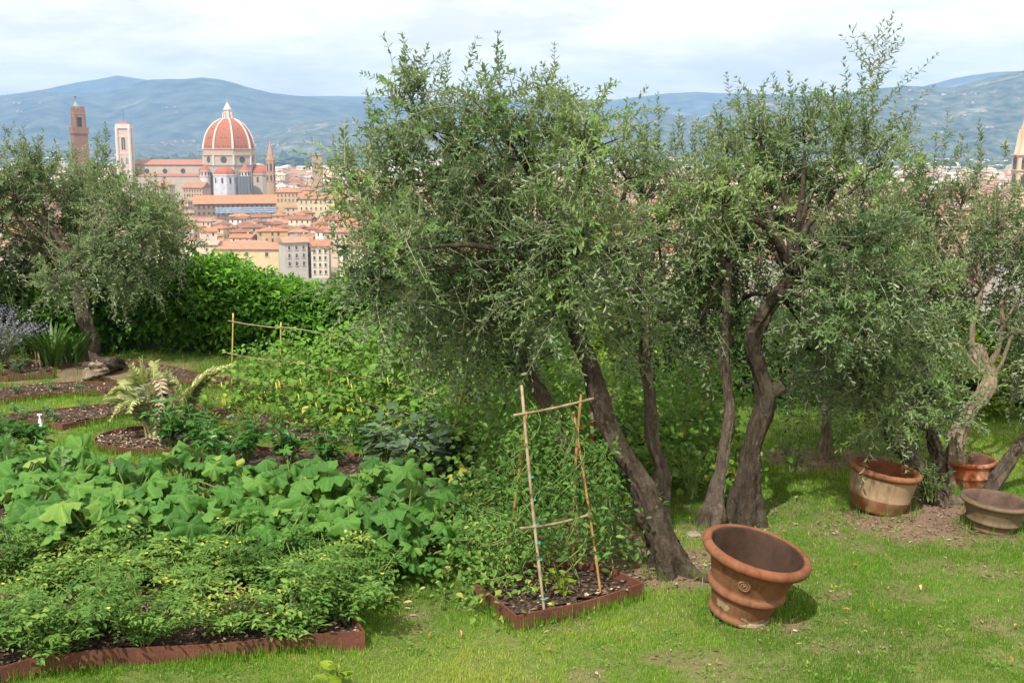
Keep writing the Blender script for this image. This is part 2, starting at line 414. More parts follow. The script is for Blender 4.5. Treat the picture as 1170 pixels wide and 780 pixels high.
def terra_mat(name, base, dark, pale, pz0, pz1, paleamt, inner=(.1, .055, .04), rim=9.0):
    m = NM(name)
    o = m.obj()
    f = m.noise(3.2, 7, .65, o, .6); g = m.noise(26, 6, .65, o)
    c = m.ramp(f, [(.3, dark), (.5, base), (.72, tuple(min(1, x * 1.25) for x in base))])
    c = m.mix(.22, c, m.ramp(g, [(.35, dark), (.7, tuple(min(1, x * 1.35) for x in base))]))
    z = m.n('ShaderNodeSeparateXYZ', {0: o}).outputs['Z']
    band = m.n('ShaderNodeMapRange', {'Value': z, 'From Min': pz0, 'From Max': pz1}).outputs[0]
    st = m.math('MULTIPLY', m.ramp(m.math('ADD', m.noise(4.5, 6, .6, o, .5), m.math('MULTIPLY', band, .35)), [(.5, (0, 0, 0)), (.72, (1, 1, 1))]), paleamt)
    st = m.math('MULTIPLY', st, m.math('LESS_THAN', z, rim))
    c = m.mix(st, c, pale)
    st2 = m.n('ShaderNodeMapping', {'Vector': o, 'Scale': (7, 7, 1.1)}).outputs[0]
    c = m.mix(m.math('MULTIPLY', m.ramp(m.noise(2.2, 7, .7, st2, .8), [(.5, (0, 0, 0)), (.68, (1, 1, 1))]), .5), c, tuple(v * .55 for v in dark))
    c = m.mix(m.math('MULTIPLY', m.ramp(m.noise(11, 8, .72, o, 1.2), [(.58, (0, 0, 0)), (.68, (1, 1, 1))]), .25), c, tuple(v * .8 for v in pale))
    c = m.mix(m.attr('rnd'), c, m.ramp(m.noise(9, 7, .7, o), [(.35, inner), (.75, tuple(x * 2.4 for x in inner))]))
    m.bsdf(c, .8, .25, m.bump(g, .22, .006))
    return m.m
def attr_col_mat(name, rough=.9, var=.3, nscale=.06):
    m = NM(name)
    c = m.attr('col', 'Color')
    f = m.noise(nscale, 6, .7, m.pos())
    c = m.mix(1.0, c, m.ramp(f, [(.3, (1 - var,) * 3), (.7, (1 + var * .5,) * 3)]), 'MULTIPLY')
    m.bsdf(c, rough, .15)
    return m.m
def objcol_mat(name, rough=.9, var=.3, nscale=.25):
    m = NM(name)
    c = m.n('ShaderNodeObjectInfo').outputs['Color']
    f = m.noise(nscale, 6, .7, m.pos())
    c = m.mix(1.0, c, m.ramp(f, [(.3, (1 - var,) * 3), (.7, (1 + var * .4,) * 3)]), 'MULTIPLY')
    m.bsdf(c, rough, .15)
    return m.m
M_CITY = attr_col_mat('far_town_stucco_and_tile')
M_WALL = objcol_mat('stucco_wall', .9, .16, .2)
M_ROOF = objcol_mat('clay_tile_roof', .9, .32, .45)
M_WINDOW = plain('window_opening', (.06, .055, .05), .4, .4)
M_SHUT = plain('shuttered_window', (.09, .10, .075), .6)

# ------------------------------------------------------------------ ground, town plain, hills
CITY_Z = -60.0
DIRT = [  # bare earth: centre, radius x, radius y, strength
    (*G(755, 648)[:2], .75, .42, .95), (*G(690, 625)[:2], .6, .7, .8), (*G(830, 605)[:2], .45, .3, .7), (*G(1050, 592)[:2], .75, .6, 1.0), (*G(1000, 590)[:2], .5, .3, .6),
    (*G(935, 525)[:2], .7, .35, .9), (*G(880, 712)[:2], .28, .12, .9), (*G(960, 600)[:2], 1.0, .12, .55), (*G(1130, 610)[:2], .5, .15, .6), (*G(900, 575)[:2], .6, .25, .2), (*G(560, 610)[:2], .8, .6, .6),
    (*G(85, 425)[:2], 1.6, .9, .95), (*G(20, 420)[:2], 2.2, .8, .95), (*G(860, 770)[:2], .4, .2, .3), (*G(1040, 740)[:2], .5, .2, .25), (*G(770, 750)[:2], .25, .12, .5), (*G(150, 508)[:2], .3, .2, .3)]
_pr = np.random.default_rng(8)
for _ in range(70):
    _p = G(_pr.uniform(420, 1180), _pr.uniform(520, 778)); DIRT.append((_p[0], _p[1], .06 + .22 * _pr.random(), .05 + .14 * _pr.random(), .25 + .4 * _pr.random()))
def dirt_at(x, y):
    s = np.zeros_like(x, float)
    n = fbm(x * 2.3, y * 2.3, 5) - .48
    for cx, cy, rx, ry, k in DIRT:
        d = np.sqrt(((x - cx) / rx) ** 2 + ((y - cy) / ry) ** 2) + n * 1.1
        s = np.maximum(s, k * np.clip((1.25 - d) / .5, 0, 1))
    return s
def ground_z(x, y):
    bump = (fbm(x * .8, y * .8, 3) - .48) * .07
    edge = 19.6 + .35 * np.sin(x * .4)
    fall = np.clip(y - edge, 0, None)
    z = bump - np.where(fall > 0, fall * .5 + 0 * fall, 0)
    return np.maximum(z, CITY_Z - .8)
def build_lawn():
    xs = np.unique(np.concatenate([np.linspace(-60, -14, 24), np.linspace(-14, 14, 225), np.linspace(14, 60, 24)]))
    ys = np.unique(np.concatenate([np.linspace(-40, 4, 24), np.linspace(4, 20, 150), np.linspace(20, 40, 24), np.linspace(40, 260, 30)]))
    X, Y = np.meshgrid(xs, ys)
    Z = ground_z(X, Y)
    idx = np.arange(X.size).reshape(X.shape)
    F = np.stack([idx[:-1, :-1], idx[:-1, 1:], idx[1:, 1:], idx[1:, :-1]], -1).reshape(-1, 4)
    D = dirt_at(X, Y)
    m = NM('lawn_ground')
    p = m.pos()
    f = m.noise(1.1, 6, .6, p); g = m.noise(14, 6, .7, p); h = m.noise(95, 3, .6, p)
    c = m.ramp(f, [(.36, (.07, .14, .018)), (.52, (.10, .18, .025)), (.64, (.17, .2, .055)), (.76, (.30, .24, .11))])
    c = m.mix(.55, c, m.ramp(g, [(.32, (.03, .055, .012)), (.5, (.09, .15, .025)), (.72, (.26, .23, .10))]))
    c = m.mix(.35, c, m.ramp(m.noise(55, 4, .65, p), [(.35, (.03, .045, .012)), (.65, (.26, .25, .10))]))
    e = m.ramp(h, [(.3, (.09, .055, .04)), (.5, (.19, .13, .09)), (.7, (.34, .26, .18))])
    d = m.attr('rnd')
    c = m.mix(d, c, e)
    m.bsdf(c, .95, .1, m.bump(m.math('ADD', g, h), .7, .03))
    mb = MB(); mb.add(np.stack([X, Y, Z], -1).reshape(-1, 3), F, 0, D.ravel())
    tag(mb.build('lawn', m.m, smooth=True), kind='structure')
build_lawn()
def build_plain():
    m = NM('town_ground')
    p = m.pos()
    f = m.noise(.012, 6, .65, p)
    m.bsdf(m.ramp(f, [(.3, (.14, .13, .11)), (.55, (.24, .2, .17)), (.7, (.07, .1, .05))]), .95, .1)
    mb = MB()
    xs = np.linspace(-10500, 10500, 60); ys = np.linspace(140, 11000, 60)
    X, Y = np.meshgrid(xs, ys); idx = np.arange(X.size).reshape(X.shape)
    F = np.stack([idx[:-1, :-1], idx[:-1, 1:], idx[1:, 1:], idx[1:, :-1]], -1).reshape(-1, 4)
    mb.add(np.stack([X, Y, np.full_like(X, CITY_Z)], -1).reshape(-1, 3), F)
    tag(mb.build('town_ground', m.m), kind='structure')
build_plain()
HILLS = []
def hill_mat(name, a, b, c, s):
    m = NM(name)
    p = m.pos()
    mp = m.n('ShaderNodeMapping', {'Vector': p, 'Scale': (1, 1, 1)}).outputs[0]
    f = m.noise(s, 8, .68, mp, .6); g = m.noise(s * 5, 5, .6, mp)
    col = m.ramp(f, [(.34, a), (.5, b), (.58, b), (.66, c)])
    col = m.mix(.4, col, m.ramp(g, [(.35, a), (.66, c)]))
    m.bsdf(col, .95, .1)
    return m.m
def hill(name, prof, Y0, Yr, Y1, mat, rough, seed, nx=420, ny=90, px0=-420, px1=1600):
    pr = np.array(prof, float)
    u = np.linspace(px0, px1, nx); v = np.linspace(0, 1, ny)
    ridge_py = np.interp(u, pr[:, 0], pr[:, 1])
    Ud = []
    for a, b in zip(u, ridge_py): Ud.append(W(a, b, Yr))
    Ud = np.array(Ud)
    Yv = np.where(v < .6, Y0 + (Yr - Y0) * v / .6, Yr + (Y1 - Yr) * (v - .6) / .4)
    X = Ud[:, 0][None] / Yr * Yv[:, None]; Y = np.repeat(Yv[:, None], nx, 1)
    t = np.where(v < .6, v / .6, 1 - (v - .6) / .4)
    sh = (t ** 1.25 * (1.6 - .6 * t))[:, None]
    top = (Ud[:, 2] - CITY_Z)[None]
    sc = rough[1]
    n = fbm(X / sc, Y / sc, seed, 6) - .48
    rid = 1 - np.abs(fbm(X / sc * 1.3, Y / sc * .55, seed + 20, 5) - .48) * 4
    Z = CITY_Z - 2 + top * sh * (1 + .0 * n) + (n * rough[0] + rid * rough[0] * .35) * np.minimum(sh * 2, 1) * (1 - .75 * sh ** 3)
    idx = np.arange(X.size).reshape(X.shape)
    F = np.stack([idx[:-1, :-1], idx[:-1, 1:], idx[1:, 1:], idx[1:, :-1]], -1).reshape(-1, 4)
    mb = MB(); mb.add(np.stack([X, Y, Z], -1).reshape(-1, 3), F)
    o = tag(mb.build(name, mat, smooth=True), kind='structure')
    HILLS.append((X, Y, Z))
    return o
H_A = hill_mat('far_wood', (.006, .02, .022), (.03, .055, .045), (.22, .24, .17), .0017)
H_B = hill_mat('near_hill_wood', (.004, .016, .012), (.022, .05, .028), (.30, .28, .18), .0042)
hill('hills', [(-420, 108), (-200, 114), (0, 111), (60, 102), (100, 93), (135, 87.5), (165, 93), (210, 100), (300, 112), (420, 112), (520, 116), (700, 116), (760, 108), (830, 108), (930, 112), (1050, 100), (1090, 90), (1130, 84), (1200, 80), (1600, 84)], 7400, 9600, 10800, H_A, (190, 1500), 3)
hill('hills', [(-420, 128), (-200, 120), (0, 113), (43, 104.5), (80, 106), (120, 107), (170, 94), (195, 91), (230, 89), (250, 91.5), (275, 98), (310, 107), (349, 112.5), (400, 119), (450, 130), (560, 145), (700, 150), (1000, 160), (1600, 160)], 5200, 7200, 8600, H_A, (150, 900), 8)
hill('hills', [(-420, 150), (0, 158), (120, 163), (240, 160), (300, 156), (340, 143), (372, 138), (420, 140), (470, 147), (600, 154), (700, 140), (760, 131), (805, 134), (850, 140), (1600, 140)], 4300, 5600, 6600, H_B, (60, 420), 14)
hill('hills', [(-420, 176), (500, 176), (700, 174), (760, 156), (800, 134), (822, 126), (845, 113), (868, 107), (900, 110), (925, 113), (965, 106), (1000, 101), (1040, 98), (1090, 99), (1130, 89), (1170, 81), (1250, 74), (1400, 72), (1600, 76)], 3900, 5300, 6300, H_B, (60, 420), 31)

# ------------------------------------------------------------------ haze: air between here and the hills
def build_haze():
    mb = MB()
    x0, x1, y0, y1, z0, z1 = -11000, 11000, -80, 11200, -63, 735
    box(mb, ((x0 + x1) / 2, (y0 + y1) / 2, (z0 + z1) / 2), (x1 - x0, y1 - y0, z1 - z0))
    m = NM('haze_air')
    v = m.n('ShaderNodeVolumePrincipled', {'Color': (.33, .58, 1.0, 1), 'Density': 1.25e-4, 'Anisotropy': 0.0})
    m.t.links.new(v.outputs[0], m.out.inputs['Volume'])
    tag(mb.build('haze', m.m), kind='stuff')
build_haze()

# ------------------------------------------------------------------ the town
def attr_color(o, cols):
    a = o.data.attributes.new('col', 'FLOAT_COLOR', 'POINT')
    a.data.foreach_set('color', np.asarray(cols, np.float32).ravel())
ROOFS = [(.36, .165, .085), (.27, .12, .065), (.40, .20, .11), (.34, .19, .12), (.24, .12, .075), (.38, .17, .085), (.31, .2, .14)]
WALLS = [('cream', (.58, .49, .36)), ('pale yellow', (.60, .49, .31)), ('ochre', (.46, .32, .17)), ('white', (.66, .63, .57)), ('pinkish', (.52, .40, .32)), ('grey', (.38, .35, .32)), ('cream', (.60, .53, .42))]
def rot(V, yaw, c):
    ca, sa = math.cos(yaw), math.sin(yaw)
    V = np.asarray(V, float)
    return np.stack([V[:, 0] * ca - V[:, 1] * sa + c[0], V[:, 0] * sa + V[:, 1] * ca + c[1], V[:, 2] + c[2]], 1)
def roof_geo(w, d, h, pitch, hip, ov=.6, th=.3):
    """closed gable or hip roof, ridge along x, eaves at height h"""
    x, y = w / 2 + ov, d / 2 + ov
    rise = y * pitch
    rx = x - (y if hip else 0)
    rx = max(rx, .05)
    b = h - ov * pitch
    V = [(-x, -y, b), (x, -y, b), (x, y, b), (-x, y, b), (-rx, 0, b + rise), (rx, 0, b + rise), (-x, -y, b - th), (x, -y, b - th), (x, y, b - th), (-x, y, b - th)]
    F = [(0, 1, 5, 4), (2, 3, 4, 5), (1, 2, 5), (3, 0, 4), (0, 6, 7, 1), (1, 7, 8, 2), (2, 8, 9, 3), (3, 9, 6, 0), (9, 8, 7, 6)]
    return V, F
def wall_geo(w, d, h, pitch, hip):
    x, y = w / 2, d / 2
    V = [(-x, -y, 0), (x, -y, 0), (x, y, 0), (-x, y, 0), (-x, -y, h - .1), (x, -y, h - .1), (x, y, h - .1), (-x, y, h - .1)]
    F = [(0, 1, 5, 4), (1, 2, 6, 5), (2, 3, 7, 6), (3, 0, 4, 7)]
    if not hip:
        V += [(-x, 0, h + y * pitch - .15), (x, 0, h + y * pitch - .15)]
        F[1] = (1, 2, 6, 9, 5); F[3] = (3, 0, 4, 8, 7)
    return V, F
def win_quads(w, d, h, rng, floor=3.6, step=3.2, skip=.15):
    out = []
    for side in range(4):
        ln = w if side % 2 == 0 else d
        k = max(1, int((ln - 1.2) / step))
        for f in range(max(1, int((h - 1) / floor))):
            zc = h - 1.9 - f * floor
            if zc < 1.4: break
            for i in range(k):
                if rng.random() < skip: continue
                t = (i + .5 - k / 2) * (ln / (k + .15))
                ww, hh = .55, .95
                e = .06
                q = {0: lambda a, z: (a, -d / 2 - e, z), 1: lambda a, z: (w / 2 + e, a, z), 2: lambda a, z: (-a, d / 2 + e, z), 3: lambda a, z: (-w / 2 - e, -a, z)}[side]
                out += [q(t - ww, zc - hh), q(t + ww, zc - hh), q(t + ww, zc + hh), q(t - ww, zc + hh)]
    V = np.array(out).reshape(-1, 3)
    F = np.arange(len(V)).reshape(-1, 4)
    return V, F
def house(x, y, w, d, h, yaw, hip, wall, roof, label, group, rng, pitch=.32, name='town_house', parts=True):
    mb = MB()
    V, F = wall_geo(w, d, h, pitch, hip)
    mb.polys(V, F)
    wv, wf = win_quads(w, d, h, rng)
    if len(wv): mb.add(wv, wf, 1)
    o = mb.build(name, [M_WALL, M_WINDOW])
    o.location = (x, y, CITY_Z); o.rotation_euler = (0, 0, yaw); o.color = (*wall, 1)
    tag(o, label, 'house', group)
    rb = MB(); V, F = roof_geo(w, d, h, pitch, hip); rb.polys(V, F)
    r = rb.build('roof', M_ROOF, o); r.color = (*roof, 1)
    if rng.random() < .55:
        cb = MB(); cx, cy = (rng.random() - .5) * w * .6, (rng.random() - .5) * d * .4
        ztop = h + (d / 2 - abs(cy)) * pitch + 1.3
        box(cb, (cx, cy, ztop - 1.2), (.9, .7, 2.4))
        c = cb.build('chimney', M_WALL, r); c.color = (wall[0] * .8, wall[1] * .75, wall[2] * .7, 1)
    return o
def cityY(px, py):                           # distance at which the town plain is seen there
    return float(G(px, py, CITY_Z)[1])
def build_houses():
    rng = np.random.default_rng(21)
    spots = []
    Y = 560.0
    while Y < 5200:
        s = 1.0 if Y < 1500 else (Y / 1500) ** .75
        dep = 14.5 * s
        X = -Y * .62
        while X < Y * .58:
            wd = (8 + 10 * rng.random()) * s
            px = 585 + X / Y * FPX * 1.0
            spots.append((X + wd / 2, Y + (rng.random() - .5) * 7 * s, wd, dep * (.62 + .25 * rng.random()), s, px))
            X += wd + (0.6 if rng.random() < .7 else 6) * s
        Y += dep * (1 if rng.random() < .75 else 1.45)
    keepout = [(230, 62, 1165, 40), (-405, 20, 1120, 20), (-365, 25, 955, 25), (-205, 75, 862, 34), (-208, 14, 1000, 16), (460, 26, 800, 26)]
    cnt = 0
    one = []
    far = []
    spots = [s for s in spots if not (-470 < s[0] < -225 and 1085 < s[1] < 1195) and not (-255 < s[0] < -160 and 838 < s[1] < 892) and not (-232 < s[0] < -200 and 985 < s[1] < 1015) and not (-395 < s[0] < -335 and 925 < s[1] < 985) and not (335 < s[0] < 420 and 770 < s[1] < 840) and not (-190 < s[0] < -90 and 545 < s[1] < 640) and not (-190 < s[0] < -105 and 880 < s[1] < 925)]
    near = [s for s in spots if 188 < s[5] < 432 and s[1] < 1500]
    near.sort(key=lambda s: s[1])
    chosen = near[:255]
    right = sorted([s for s in spots if 985 < s[5] < 1185 and 830 < s[1] < 1300], key=lambda s: s[1])[:35]
    ids = set(id(s) for s in chosen + right)
    for s in chosen + right:
        x, y, w, d, sc, px = s
        h = 8 + 10 * rng.random()
        hip = bool(rng.random() < .45)
        cn, wc = WALLS[rng.integers(len(WALLS))]
        wk = .85 + .25 * rng.random(); wc = tuple(min(.82, v * wk) for v in wc)
        yaw = rng.normal() * .12 + (.28 if rng.random() < .6 else -.35)
        if rng.random() < .4: yaw += math.pi / 2; w, d = max(w * .8, 8), max(d, 9)
        zone = 'just below the hedge' if y < 760 else ('before the brown church' if y < 930 else ('around the cathedral' if y < 1180 else 'behind the cathedral'))
        if px > 900: zone = 'near the pale bell tower'
        rk = 'hipped' if hip else 'gabled'
        house(x, y, w, d, h, yaw, hip, wc, ROOFS[rng.integers(len(ROOFS))], f'{cn} town house with {rk} clay tile roof {zone}', f'{cn} {rk} houses {zone}', rng)
    # the far town: thousands of houses, one object
    Vs, Fs, Cs, n = [], {3: [], 4: [], 5: []}, [], 0
    for s in spots:
        if id(s) in ids: continue
        x, y, w, d, sc, px = s
        if rng.random() < .07 * max(0, (y - 1200) / 1000): continue
        h = (7 + 10 * rng.random()) * sc ** .5
        hip = rng.random() < .5
        wc = np.array(WALLS[rng.integers(len(WALLS))][1]) * (.9 + .3 * rng.random())
        rc = np.array(ROOFS[rng.integers(len(ROOFS))])
        yaw = rng.normal() * .15 + (.28 if rng.random() < .6 else -.35)
        if y > 1400 and rng.random() < .12:
            h *= 1.5; rc = wc * .9
        for k, (V, F) in enumerate((wall_geo(w, d, h, .32, hip), roof_geo(w, d, h, .32, hip))):
            V = rot(V, yaw, (x, y, CITY_Z))
            for f in F: Fs[len(f)].append([a + n for a in f])
            Vs.append(V); Cs.append(np.tile(np.append(wc if k == 0 else rc, 1), (len(V), 1))); n += len(V)
        if y < 1900:
            wv, wf = win_quads(w, d, h, rng)
            if len(wv):
                V = rot(wv, yaw, (x, y, CITY_Z)); Fs[4] += (wf + n).tolist(); Vs.append(V); Cs.append(np.tile([.08, .07, .06, 1], (len(V), 1))); n += len(V)
    # villas scattered over the hillsides
    for (X, Yy, Z), num, seed in ((HILLS[2], 460, 1), (HILLS[3], 520, 2), (HILLS[1], 70, 3)):
        g = np.random.default_rng(seed)
        ny, nx = X.shape
        for _ in range(num):
            i = int(g.integers(8, int(ny * .55))); j = int(g.integers(40, nx - 20))
            if g.random() > .35 + .9 * vnoise(np.array([j * .09]), np.array([i * .12]), seed)[0] ** 2: continue
            for q in range(int(g.integers(1, 5))):
                w, d, h = 7 + 14 * g.random() ** 2, 8 + 5 * g.random(), 3 + 4 * g.random()
                px_, py_ = X[i, j] + g.normal() * 40, Yy[i, j] + g.normal() * 20
                wc = np.array(WALLS[g.integers(len(WALLS))][1]) * np.array([.85, .78, .7])
                rc = np.array(ROOFS[g.integers(len(ROOFS))])
                for k, (V, F) in enumerate((wall_geo(w, d, h + 3, .3, True), roof_geo(w, d, h + 3, .3, True))):
                    V = rot(V, g.random() * 3, (px_, py_, Z[i, j] - 3))
                    for f in F: Fs[len(f)].append([a + n for a in f])
                    Vs.append(V); Cs.append(np.tile(np.append(wc if k == 0 else rc, 1), (len(V), 1))); n += len(V)
    mb = MB()
    mb.F = [np.array(f, int) for f in Fs.values() if f]; mb.M = [np.zeros(len(f), int) for f in mb.F]
    mb.V = Vs; mb.n = n; mb.R = [np.zeros(n)]
    o = mb.build('far_town', M_CITY)
    attr_color(o, np.concatenate(Cs))
    tag(o, kind='stuff')
build_houses()
# woods and trees at the far edge of the town: one mass
def build_far_wood():
    g = np.random.default_rng(5)
    base = np.array([[0, 0, 1], [.72, 0, .7], [.22, .68, .7], [-.58, .42, .7], [-.58, -.42, .7], [.22, -.68, .7], [.9, .3, .2], [0, .95, .25], [-.9, .3, .2], [-.55, -.77, .2], [.55, -.77, .25], [.6, .4, -.3], [-.6, .4, -.3], [0, -.7, -.3]])
    F = np.array([[0, 1, 2], [0, 2, 3], [0, 3, 4], [0, 4, 5], [0, 5, 1], [1, 6, 2], [2, 6, 7], [2, 7, 3], [3, 7, 8], [3, 8, 4], [4, 8, 9], [4, 9, 5], [5, 9, 10], [5, 10, 1], [1, 10, 6], [6, 11, 7], [7, 11, 12], [7, 12, 8], [8, 12, 13], [8, 13, 9], [9, 13, 10], [10, 13, 11], [10, 11, 6]])
    P, Sz = [], []
    def put(px, Y, h, w): P.append((*(W(px, 172, Y)[:2]), CITY_Z)); Sz.append((w, h))
    for _ in range(2600):
        px = g.uniform(-150, 1350); Y = g.uniform(2600, 4400) if g.random() < .8 else g.uniform(1300, 2600)
        d = vnoise(np.array([px * .02]), np.array([Y * .002]), 4)[0]
        if d < .5: continue
        k = 1.6 if Y > 2600 else .7
        put(px, Y, (12 + 12 * g.random()) * k, (8 + 12 * g.random()) * k)
    for _ in range(500): put(g.uniform(150, 420), g.uniform(2900, 3600), 24 + 22 * g.random(), 22 + 20 * g.random())
    P, Sz = np.array(P), np.array(Sz); N = len(P)
    j = 1 + .3 * g.normal(size=(N, len(base), 1))
    V = base[None] * j * np.stack([Sz[:, 0], Sz[:, 0], Sz[:, 1] * .6], 1)[:, None] + P[:, None] + np.stack([0 * Sz[:, 1], 0 * Sz[:, 1], Sz[:, 1] * .4], 1)[:, None]
    FF = (F[None] + (np.arange(N) * len(base))[:, None, None]).reshape(-1, 3)
    m = leaf_mat('far_tree_foliage', [(0, (.025, .05, .025)), (1, (.06, .1, .035))], trans=0)
    mb = MB(); mb.add(V.reshape(-1, 3), FF, 0, np.repeat(g.random(N), len(base)))
    tag(mb.build('far_wood', m), kind='stuff')
build_far_wood()

# buildings of the town that stand out
def stone(name, col, var=.25, s=.25):
    m = NM(name)
    f = m.noise(s, 7, .7, m.pos()); g = m.noise(s * 6, 4, .6, m.pos())
    c = m.ramp(f, [(.3, tuple(v * (1 - var) for v in col)), (.7, tuple(min(1, v * (1 + var * .6)) for v in col))])
    c = m.mix(.3, c, m.ramp(g, [(.3, tuple(v * .75 for v in col)), (.7, tuple(min(1, v * 1.2) for v in col))]))
    m.bsdf(c, .85, .2)
    return m.m
M_MARBLE = stone('weathered_marble', (.40, .35, .28)); M_WMARBLE = stone('white_marble', (.56, .51, .45), .15)
M_DOME = stone('dome_tile', (.33, .115, .055), .16, .35); M_DOME2 = stone('nave_tile', (.34, .15, .09), .2, .3)
M_BROWN = stone('brown_stone', (.22, .125, .07), .22); M_TAN = stone('tan_stone', (.37, .25, .15), .22)
M_PINKM = stone('pink_marble', (.50, .39, .33), .16, .5)
M_COPPER = stone('green_copper', (.30, .36, .24), .2)
M_GALL = stone('rough_masonry', (.44, .34, .25), .25, .5)
M_DARKBAND = stone('dark_cornice', (.22, .19, .17), .2)
M_METAL = plain('dark_metal', (.08, .08, .09), .5)
M_NET = plain('blue_netting', (.27, .36, .48), .7, .3, .5, .3)
M_SHEET = plain('pale_sheeting', (.50, .52, .56), .7, .3, .2, .15)
def ngon(n, r, a0=0.0): return [(r * math.cos(a0 + i * 2 * math.pi / n), r * math.sin(a0 + i * 2 * math.pi / n)) for i in range(n)]
def prism(mb, pts, z0, z1, c, mat=0, top=1.0, rnd=.5):
    n = len(pts)
    V = [(x, y, z0) for x, y in pts] + [(x * top, y * top, z1) for x, y in pts]
    F = [(i, (i + 1) % n, n + (i + 1) % n, n + i) for i in range(n)] + [tuple(range(n, 2 * n)), tuple(range(n))[::-1]]
    mb.polys(np.array(V) + np.asarray(c), F, mat, rnd)
    return mb
def oculus(mb, c, nrmv, r, depth=.5, n=20, mat=0):
    nrmv = nrm(np.array(nrmv)); a = nrm(np.cross(nrmv, [0, 0, 1])); b = np.cross(a, nrmv)
    ring = [np.asarray(c) + r * (math.cos(t) * a + math.sin(t) * b) for t in np.linspace(0, 2 * math.pi, n, endpoint=False)]
    V = [p - nrmv * depth for p in ring] + [p + nrmv * .25 for p in ring]
    F = [(i, (i + 1) % n, n + (i + 1) % n, n + i) for i in range(n)] + [tuple(range(n, 2 * n))]
    mb.polys(np.array(V), F, mat)
def build_cathedral():
    Yc = 1140.0
    c = W(260.5, 140, Yc); cx = c[0]
    z = lambda py: W(260.5, py, Yc)[2]
    mpp = Yc / FPX * 1.013                       # metres per photograph pixel there
    root = thing('cathedral', 'huge cathedral with ribbed terracotta dome, white marble lantern and round windows', 'cathedral', (cx, Yc, CITY_Z))
    o = np.array([cx, Yc, 0.0])
    A8 = math.pi / 8
    zb, zt = z(170.5), z(136)
    R0 = 25.6 * mpp / math.cos(A8) * 1.0
    ts = [0, .12, .25, .38, .5, .62, .75, .87, 1.0]
    rr = [1.0, .985, .955, .915, .862, .79, .68, .535, .29]
    mb = MB(); V, F = [], []
    K = len(ts)
    for i, (t, r) in enumerate(zip(ts, rr)):
        for x, y in ngon(8, R0 * r, A8): V.append((x, y, zb + (zt - zb) * t))
    for i in range(K - 1):
        for j in range(8): F.append((i * 8 + j, i * 8 + (j + 1) % 8, (i + 1) * 8 + (j + 1) % 8, (i + 1) * 8 + j))
    mb.polys(np.array(V) + o, F)
    dome = build_in(mb, 'dome', M_DOME, root)
    for j in range(8):                           # white ribs on the eight edges
        P = np.array([V[i * 8 + j] for i in range(K)]) + o
        P[:, :2] = o[:2] + (P[:, :2] - o[:2]) * 1.012
        Ps = spline(P, 24)
        tv, tf = vtubes(Ps[None], np.linspace(1.25, .8, 24)[None], 6)
        rb = MB(); rb.add(tv, tf); build_in(rb, 'rib', M_WMARBLE, root, True)
    pk = MB()                                    # small dark vents in the tile
    for j in range(8):
        for t, q in ((.1, 3), (.38, 2), (.66, 1)):
            for k in range(q):
                r = np.interp(t, ts, rr) * R0 * math.cos(A8) + .05
                a = 2 * A8 * (j + 1)
                s = (k - (q - 1) / 2) * r * .22
                p = o + np.array([r * math.cos(a) - s * math.sin(a), r * math.sin(a) + s * math.cos(a), zb + (zt - zb) * t])
                box(pk, p, (.9, .7, 1.0), a)
    adopt_v = build_in(pk, 'dome_vents', M_WINDOW, root)
    g = MB(); prism(g, ngon(8, R0 * 1.03, A8), z(177), z(170.5), o, 0); build_in(g, 'rough_gallery', M_GALL, root)
    g = MB(); prism(g, ngon(8, R0 * 1.06, A8), z(170.9), z(169.9), o); prism(g, ngon(8, R0 * 1.055, A8), z(177.6), z(176.7), o); build_in(g, 'cornice', M_MARBLE, root)
    g = MB(); prism(g, ngon(8, R0 * 1.015, A8), z(188.5), z(176.7), o); drum = build_in(g, 'drum', M_MARBLE, root)
    for j in range(8):
        a = 2 * A8 * (j + 1); rad = R0 * 1.015 * math.cos(A8)
        p = o + np.array([rad * math.cos(a), rad * math.sin(a), z(182.3)])
        d = np.array([math.cos(a), math.sin(a), 0])
        g = MB(); oculus(g, p, d, 3.1); e = build_in(g, 'round_window', M_WINDOW, root)
        for s in (-1, 1):                        # pilasters at the corners
            pass
    for x, y in ngon(8, R0 * 1.02, A8):
        g = MB(); box(g, o + np.array([x, y, (z(188.5) + z(177)) / 2]), (1.6, 1.6, z(177) - z(188.5)), math.atan2(y, x)); build_in(g, 'corner_pilaster', M_WMARBLE, root)
    g = MB(); prism(g, ngon(8, R0 * 1.05, A8), z(189.6), z(188.3), o); build_in(g, 'drum_cornice', M_DARKBAND, root)
    g = MB(); prism(g, ngon(8, R0 * 1.03, A8), CITY_Z, z(189), o); build_in(g, 'crossing_wall', M_MARBLE, root)
    # lantern
    lan = MB(); lt = lambda py: z(py)
    prism(lan, ngon(8, 6.3, A8), lt(136.6), lt(135.4), o); prism(lan, ngon(8, 3.5, A8), lt(135.4), lt(126), o)
    for x, y in ngon(8, 4.6, A8):
        prism(lan, ngon(4, 1.0, math.atan2(y, x)), lt(135.4), lt(128.5), o + np.array([x, y, 0]), 0, .55)
        box(lan, o + np.array([x * .85, y * .85, (lt(128) + lt(132)) / 2]), (1.4, .8, lt(128) - lt(132)), math.atan2(y, x))
    prism(lan, ngon(8, 4.3, A8), lt(126), lt(124.8), o); prism(lan, ngon(8, 3.9, A8), lt(124.8), lt(117), o, 0, .16)
    lo = build_in(lan, 'lantern', M_WMARBLE, root)
    b = MB(); lathe(b, [(.05, -1.15), (.7, -.95), (1.15, -.4), (1.15, .4), (.7, .95), (.05, 1.15)], 16, o + np.array([0, 0, lt(115.9)])); box(b, o + np.array([0, 0, lt(113.6)]), (.35, .35, 3)); box(b, o + np.array([0, 0, lt(113.5)]), (1.3, .35, .35))
